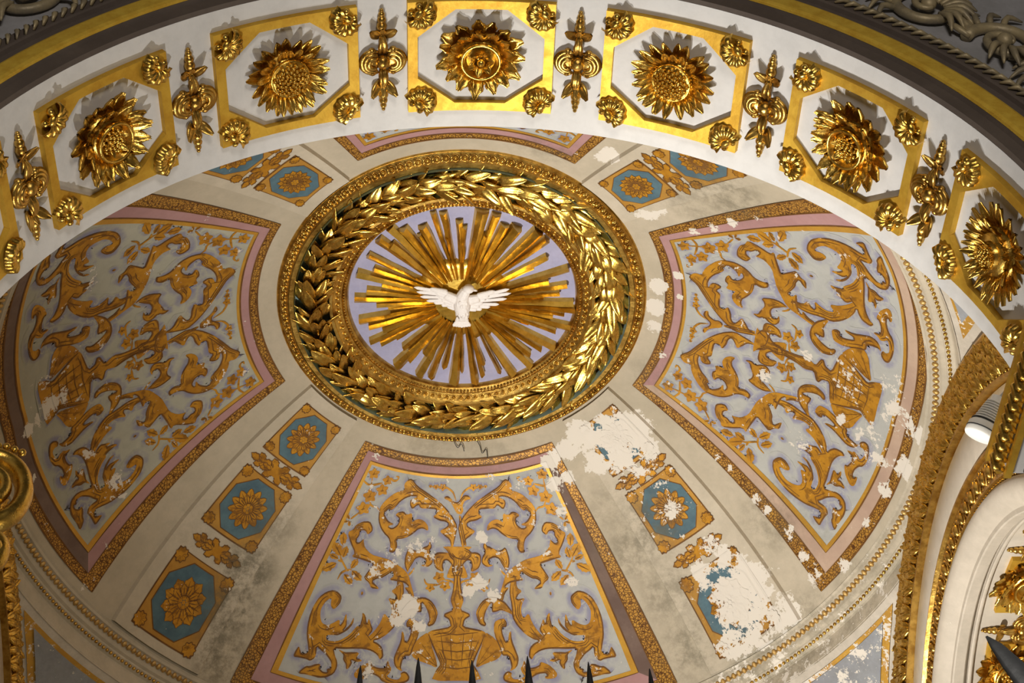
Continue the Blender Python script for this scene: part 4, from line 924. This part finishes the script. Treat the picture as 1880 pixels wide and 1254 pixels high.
def drop(label, M4, scale=1.0, group='gilt drops between coffers'):
    t = thing('gilt_drop', label, 'ornament', group, M4); S_ = scale
    def put(n, m, x, y, z, rz=0, s=1.0, ry=0): obj(n, DM[m], 'gold_dark', t, (x*S_, y*S_, z*S_), (0, ry, rz), s*S_ if not isinstance(s, tuple) else tuple(q*S_ for q in s))
    put('boss', 'boss', 0, 0, 0)
    for sg in (-1, 1):
        put('scroll', 'scroll', sg*.022, 0, .004, 0 if sg > 0 else pi)
        put('husk', 'husk', 0, sg*.035, .02, sg*pi/2)
        put('husk', 'husk', 0, sg*.075, .012, sg*pi/2, .75)
        for sx in (-1, 1): put('leaf', 'leaf', sx*.010, sg*.118, .010, sg*pi/2-sx*sg*.72, .9)
        put('leaf', 'leaf', 0, sg*.125, .012, sg*pi/2, .62)
        for i, (y, r) in enumerate(((.182, .026), (.214, .022), (.242, .016), (.262, .010))): put('bead', 'bead', 0, sg*y, .016, 0, (r, r*1.05, r))
DL = {-3: 'gilt drop ornament at the left end of the arch', -2: 'gilt drop ornament between the tilted cup rosette and the left sunflower coffer', -1: 'gilt drop ornament just left of the crown coffer', 0: 'gilt drop ornament just right of the crown coffer',
      1: 'gilt drop ornament between the right sunflower and the rimmed cup coffer', 2: 'gilt drop ornament beside the double daisy coffer, the last on the right'}
for k in range(-3, 3): drop(DL[k], soff_frame((k+.5)*STEP+rad(.2), YC+.005))
# ---- mouth of the arch toward the nave: dark fillet, gilt band, rope, scroll frieze
NF = lambda a, r, d: Vector((r*sin(a), Y1-d, ZS+r*cos(a)))
angs = [rad(x) for x in fr(-92, 92, 140)]
b = lathe_arc([(2.177, -.002), (2.185, .02), (2.235, .03), (2.245, .05)], NF, angs)
b.grid([[NF(a, r, d) for r, d in ((2.342, .055), (2.36, .035), (2.405, .04), (2.41, .06), (2.42, .065), (2.475, .065), (2.49, .05), (2.50, .0))] for a in angs])
t5 = structure(obj('trim_5', b.me('trim_5', False), 'umber'), 'dark moulding round the mouth of the arch')  # dark colour stands in for the lack of light on this face
b = lathe_arc([(2.243, .05), (2.246, .062), (2.262, .068), (2.325, .07), (2.340, .064), (2.345, .05)], NF, angs)
obj('gilt_band', b.me('gilt_band', False), 'gold_matte', t5)
b = MB()
for k in range(150):
    a = rad(-88+176*k/150)
    b.tube([NF(a-.012, 2.425, .07), NF(a, 2.448, .085), NF(a+.012, 2.472, .07)], [.006, .013, .006], 6)
obj('rope_row', b.me('rope_row'), 'bronze', t5, kind='stuff')
def frieze_mesh():
    b = MB()
    sp = []
    for i in range(40):
        x = i/39*9.5; r = .15*(1-i/39*.82); sp.append((r*cos(x+2.6), r*sin(x+2.6), .03+.02*i/39))
    b.tube(sp, [.026*(1-.5*i/39) for i in range(40)], 8)
    b.tube([(-.13-.12*u, .08-.20*u+.10*u*u, .025) for u in fr(0, 1, 8)]+[(-.30, -.08, .02)], [.026, .028, .03, .03, .03, .028, .024, .02, .016, .01], 8)
    for i in range(7):
        a = -.3+i*.32; pts = [(.06*cos(a)+.02, .06*sin(a)-.02, .05), (.13*cos(a-.1)+.02, .13*sin(a-.1)-.02, .075), (.20*cos(a-.25)+.02, .20*sin(a-.25)-.02, .045)]
        b.tube(spline(pts, 4), [.010, .012, .014, .015, .016, .015, .012, .008, .004], 6)
    for i in range(5):
        a = 2.6+i*.35; b.tube(spline([(.14*cos(a), .14*sin(a), .03), (.21*cos(a+.1), .21*sin(a+.1), .05), (.26*cos(a+.35), .26*sin(a+.35), .02)], 3), [.012, .014, .015, .014, .012, .008, .004], 6)
    b.ball((0, 0, .05), .035, 10, 6)
    return b.me('scroll')
FM = frieze_mesh()
frz = structure(obj('trim_6', lathe_arc([(2.50, .0), (2.51, .012), (3.2, .012), (3.22, .05), (3.26, .06), (3.30, .05), (3.32, .0)], NF, angs).me('trim_6', False), 'bluegrey'), 'dark scroll frieze on the nave side of the arch')
for sg in (-1, 1):
    for k in range(8):
        a = sg*rad(21+8.7*k)
        p = NF(a, 2.73, .012); et = (NF(a+.01, 2.73, .01)-p); et.y = 0; et.normalize(); er = (NF(a, 2.9, .012)-p).normalized()
        o = obj('scroll', FM, 'bronze', frz); o.matrix_world = frame(p, et*sg*1.08, er*1.0*(1 if k % 2 else -1), Vector((0, -1, 0)))
b = MB()
for k in range(220):
    a = rad(-88+176*k/220); b.ball(NF(a, 3.26, .06), .018, 6, 4)
obj('pearl_row', b.me('pearl_row'), 'bronze', frz, kind='stuff')

# ================================================================== RIGHT AND LEFT ARCH SOFFITS: blue coffers
def sside(sg):
    """frame on a side arch's soffit: angle a from the crown, toward the back positive"""
    def f(a, xc, off=0):
        p = Vector((sg*xc, (PV-off)*sin(a), ZR+(PV-off)*cos(a)))
        et = Vector((0, cos(a), -sin(a))); n = Vector((0, -sin(a), -cos(a))); ex = Vector((sg, 0, 0))
        y = n.cross(ex)
        return frame(p, ex, y, n)
    return f
def bendy(R):
    def f(x, y, z):
        a = y/R; return Vector((x, (R-z)*sin(a), R-(R-z)*cos(a)))
    return f
def side_frame(hx, hy):
    f = bendy(PV); ix, iy = hx-.045, hy-.045
    out = [(-hx, -hy), (hx, -hy), (hx, hy), (-hx, hy)]; inn = [(-ix, -iy), (ix, -iy), (ix, iy), (-ix, iy)]
    b = MB(); v2, fs = flat2d([out, inn], .1); v3 = [f(x, y, .03) for x, y in v2]; b.add(v3, orient(v3, fs, Vector((0, 0, 5))))
    for lp in (out, inn):
        pts = []
        for (x0, y0), (x1, y1) in zip(lp, lp[1:]+lp[:1]): pts += [(x0+(x1-x0)*s/6, y0+(y1-y0)*s/6) for s in range(6)]
        pts.append(pts[0]); b.grid([[f(x, y, 0), f(x, y, .03)] for x, y in pts])
    g = MB(); v2, fs = flat2d([inn], .12); v3 = [f(x, y, .004) for x, y in v2]; g.add(v3, orient(v3, fs, Vector((0, 0, 5))))
    return b.me('gilt_frame', False), g.me('blue_ground', False)
SF, SG = side_frame(.30, .24)
DEG = {-25: 'front', 0: 'crown', 25: 'back'}
for sg, nm in ((1, 'right'), (-1, 'left')):
    f = sside(sg)
    for a in ((-25, 0, 25) if sg > 0 else (0,)):
        M4 = f(rad(a-1), 3.50)
        t = thing('blue_coffer', 'blue ground coffer with gilt edge under the %s arch, toward its %s' % (nm, DEG[a]), 'coffer', 'blue coffers of the side arches', M4)
        obj('gilt_frame', SF, 'gold_flat', t); obj('blue_ground', SG, 'teal', t)
        rosette('acan' if a == 0 else 'cup', 'large gilt rosette in the blue coffer under the %s arch, toward its %s' % (nm, DEG[a]), f(rad(a-1), 3.36), 1.12, 'gilt rosettes of the side arches', 40+a+sg, 'gold')
    for a in ((-12.5, 12.5) if sg > 0 else ()):
        drop('gilt drop between blue coffers of the right arch, on the %s side of its crown' % ('front' if a < 0 else 'back'), f(rad(a), 3.40) @ Matrix.Rotation(pi/2, 4, 'Z'), .95, 'gilt drops of the right arch')

# ================================================================== SMALLER THINGS
# gilded rope-edged impost on the right jamb of the front arch
imp = thing('impost_cornice', 'gilt rope edged impost block at the right springing of the coffered arch', 'cornice')
ZI = 5.99
b = MB(); b.box((2.10, -3.44, ZI+.18), (.18, .90, .30)); b.box((2.06, -3.44, ZI+.07), (.18, .88, .10)); obj('block', b.me('block', False), 'white', imp)
b = MB(); b.box((2.075, -3.44, ZI+.005), (.10, .86, .05)); obj('soffit_shade', b.me('soffit_shade', False), 'umber', imp)  # dark slab standing in for the shadow under the impost
b = MB(); b.box((1.915, -3.44, ZI+.108), (.020, .90, .022)); b.box((1.965, -3.44, ZI+.012), (.026, .90, .02)); b.box((1.935, -3.44, ZI+.06), (.02, .89, .075)); obj('gilt_fillet', b.me('gilt_fillet', False), 'gold_flat', imp)
tw = MB(); tw.tube([(-.035, .0, -.035), (-.012, .012, .006), (.016, .034, .020), (.036, .05, .0)], [.010, .023, .023, .010], 7); tw = tw.me('rope_twist')
for k in range(17):
    o = obj('rope_twist', tw, 'gold', imp); y = -3.86+.05*k
    o.matrix_world = frame(Vector((1.932, y, ZI+.055)), Vector((.5, 0, -.86)), Vector((0, 1, 0)), Vector((-.86, 0, -.5)))
# gilded scroll bracket on the left jamb
brk = thing('scroll_bracket', 'gilt scroll bracket with a coiled volute beside the left cornice', 'bracket')
c = Vector((-1.83, -3.02, 5.915))
ax, ay, an_ = Vector((.95, .31, 0)).normalized(), Vector((0, 0, 1)), Vector((.31, -.95, 0)).normalized()
def L(x, y, z=0): return c+ax*x+ay*y+an_*z
b = MB(); b.tube([L(.125*cos(x)*(1-.0*x), .165*sin(x), .0) for x in fr(-2.6, 3.4, 40)], [.034]*41, 10, 1.5, an_); obj('volute', b.me('volute'), 'gold', brk)
b = MB(); b.tube([L(.055*cos(x)*(1-.05*x), .075*sin(x)*(1-.05*x), .03) for x in fr(-1, 6, 30)], [.028-.0006*i for i in range(31)], 8, 1.2, an_); b.ball(L(0, 0, .03), .03, 10, 6); obj('coil', b.me('coil'), 'gold', brk)
b = MB()
for i in range(5): b.ball(L(.03*(i-2)+.02, .205+.006*(2-abs(i-2)), .02), .016, 8, 5)
obj('crest', b.me('crest'), 'gold', brk)
b = MB(); b.tube(spline([L(.02, -.20, .02), L(.09, -.27, .03), L(.085, -.35, .02), L(.0, -.41, .01), L(-.12, -.43, 0)], 6), [.02+.018*sin(pi*i/24) for i in range(25)], 9, 1.3, an_); b.ball(L(.075, -.31, .05), .036, 10, 6); b.ball(L(.0, -.33, .05), .05, 10, 6, (1, .8, .8)); obj('pendant_leaf', b.me('pendant_leaf'), 'gold', brk)
b = MB(); b.tube([L(-.10, 0, .0), L(-.22, 0, -.02), L(-.40, .0, -.03)], [.05, .06, .07], 8); b.tube([L(0, -.12, 0), L(-.05, -.22, 0), L(-.2, -.35, -.02), L(-.38, -.35, -.03)], [.04, .04, .05, .05], 8); obj('arm', b.me('arm'), 'gold_dark', brk)
# white floodlight
fl = thing('floodlight', 'white finned floodlight peeping from behind the gilt impost', 'lamp')
p0 = Vector((2.395, -2.12, 7.24)); d = Vector((-.50, .52, -.70)).normalized(); sx = d.cross(Vector((0, 1, 0))).normalized(); sy = d.cross(sx)
F4 = frame(p0, sx, sy, d)
b = MB(); b.lathe([(.001, .06), (.07, .06), (.076, .05), (.076, -.0), (.068, -.01), (.068, -.02), (.001, -.02)], 24, F4); obj('head', b.me('head'), 'lampwhite', fl)
b = MB(); b.lathe([(.0765, .030), (.0785, .030), (.0785, .024), (.0765, .024)], 24, F4); b.lathe([(.069, -.012), (.071, -.012), (.071, -.02), (.069, -.02)], 24, F4); obj('seal', b.me('seal'), 'dark', fl)
for k in range(8):
    b = MB(); b.lathe([(.03, -.022-.014*k), (.064-.003*k, -.022-.014*k), (.064-.003*k, -.029-.014*k), (.03, -.029-.014*k)], 20, F4); obj('fin', b.me('fin'), 'lampwhite', fl)
b = MB(); b.tube([p0-d*.02, p0-d*.16], .032, 10); b.tube([p0-d*.14, p0-d*.25+Vector((.25, -.3, .0)), Vector((2.9, -2.95, 7.3))], .014, 6); obj('body', b.me('body'), 'lampwhite', fl)
# iron railing spikes at the foot of the view
TIPS = [(-.366, 3.791), (-.247, 3.810), (-.136, 3.803), (-.020, 3.812), (.106, 3.795), (.232, 3.776)]
rail = thing('iron_railing', 'black iron railing of pointed spikes rising at the bottom edge', 'railing')
TIPS = [(-.60, 3.60), (-.482, 3.68)]+TIPS+[(.35, 3.69), (.47, 3.60)]
for x, z in TIPS:
    b = MB(); b.lathe([(.001, z), (.0045, z-.025), (.0085, z-.07), (.0095, z-.10), (.0085, z-.13), (.0085, 1.2)], 10, Matrix.Translation((x, -4.6, 0))); obj('spike', b.me('spike'), 'iron', rail)
b = MB(); b.box((-.06, -4.6, 3.42), (1.3, .03, .04)); b.box((-.06, -4.6, 1.3), (1.3, .03, .04)); obj('crossbar', b.me('crossbar', False), 'iron', rail)
for x in (-.70, .58):
    b = MB(); b.box((x, -4.6, 1.8), (.05, .05, 3.6)); obj('post', b.me('post', False), 'iron', rail)
b = MB()
pts = [Vector((.963, -4.6, 3.856)), Vector((.977, -4.6, 3.83)), Vector((.998, -4.6, 3.78)), Vector((1.03, -4.6, 3.70)), Vector((1.08, -4.6, 3.55)), Vector((1.10, -4.6, 3.2)), Vector((1.10, -4.6, 0))]
b.tube(pts, [.003, .015, .025, .032, .034, .03, .03], 8, .35, Vector((0, 1, 0)))
tag(obj('iron_finial', b.me('iron_finial'), 'steel'), 'dark grey blade shaped iron finial leaning at the lower right edge', 'finial')
# loose wires hanging under the medallion frame
def wire(label, pts, r=.003):
    b = MB(); b.tube(spline([tuple(p) for p in pts], 6), r, 5); tag(obj('loose_wire', b.me('loose_wire'), 'iron'), label, 'wire')
wire('loose black wire curling below the back of the medallion frame', [(.13, 1.30, 10.83), (.15, 1.34, 10.82), (.17, 1.40, 10.80), (.20, 1.37, 10.81), (.21, 1.43, 10.77)])
wire('short black wire tuft left of the other below the medallion frame', [(-.05, 1.31, 10.84), (-.02, 1.36, 10.82), (.01, 1.33, 10.83), (.03, 1.38, 10.80)])
bpy.context.view_layer.update()
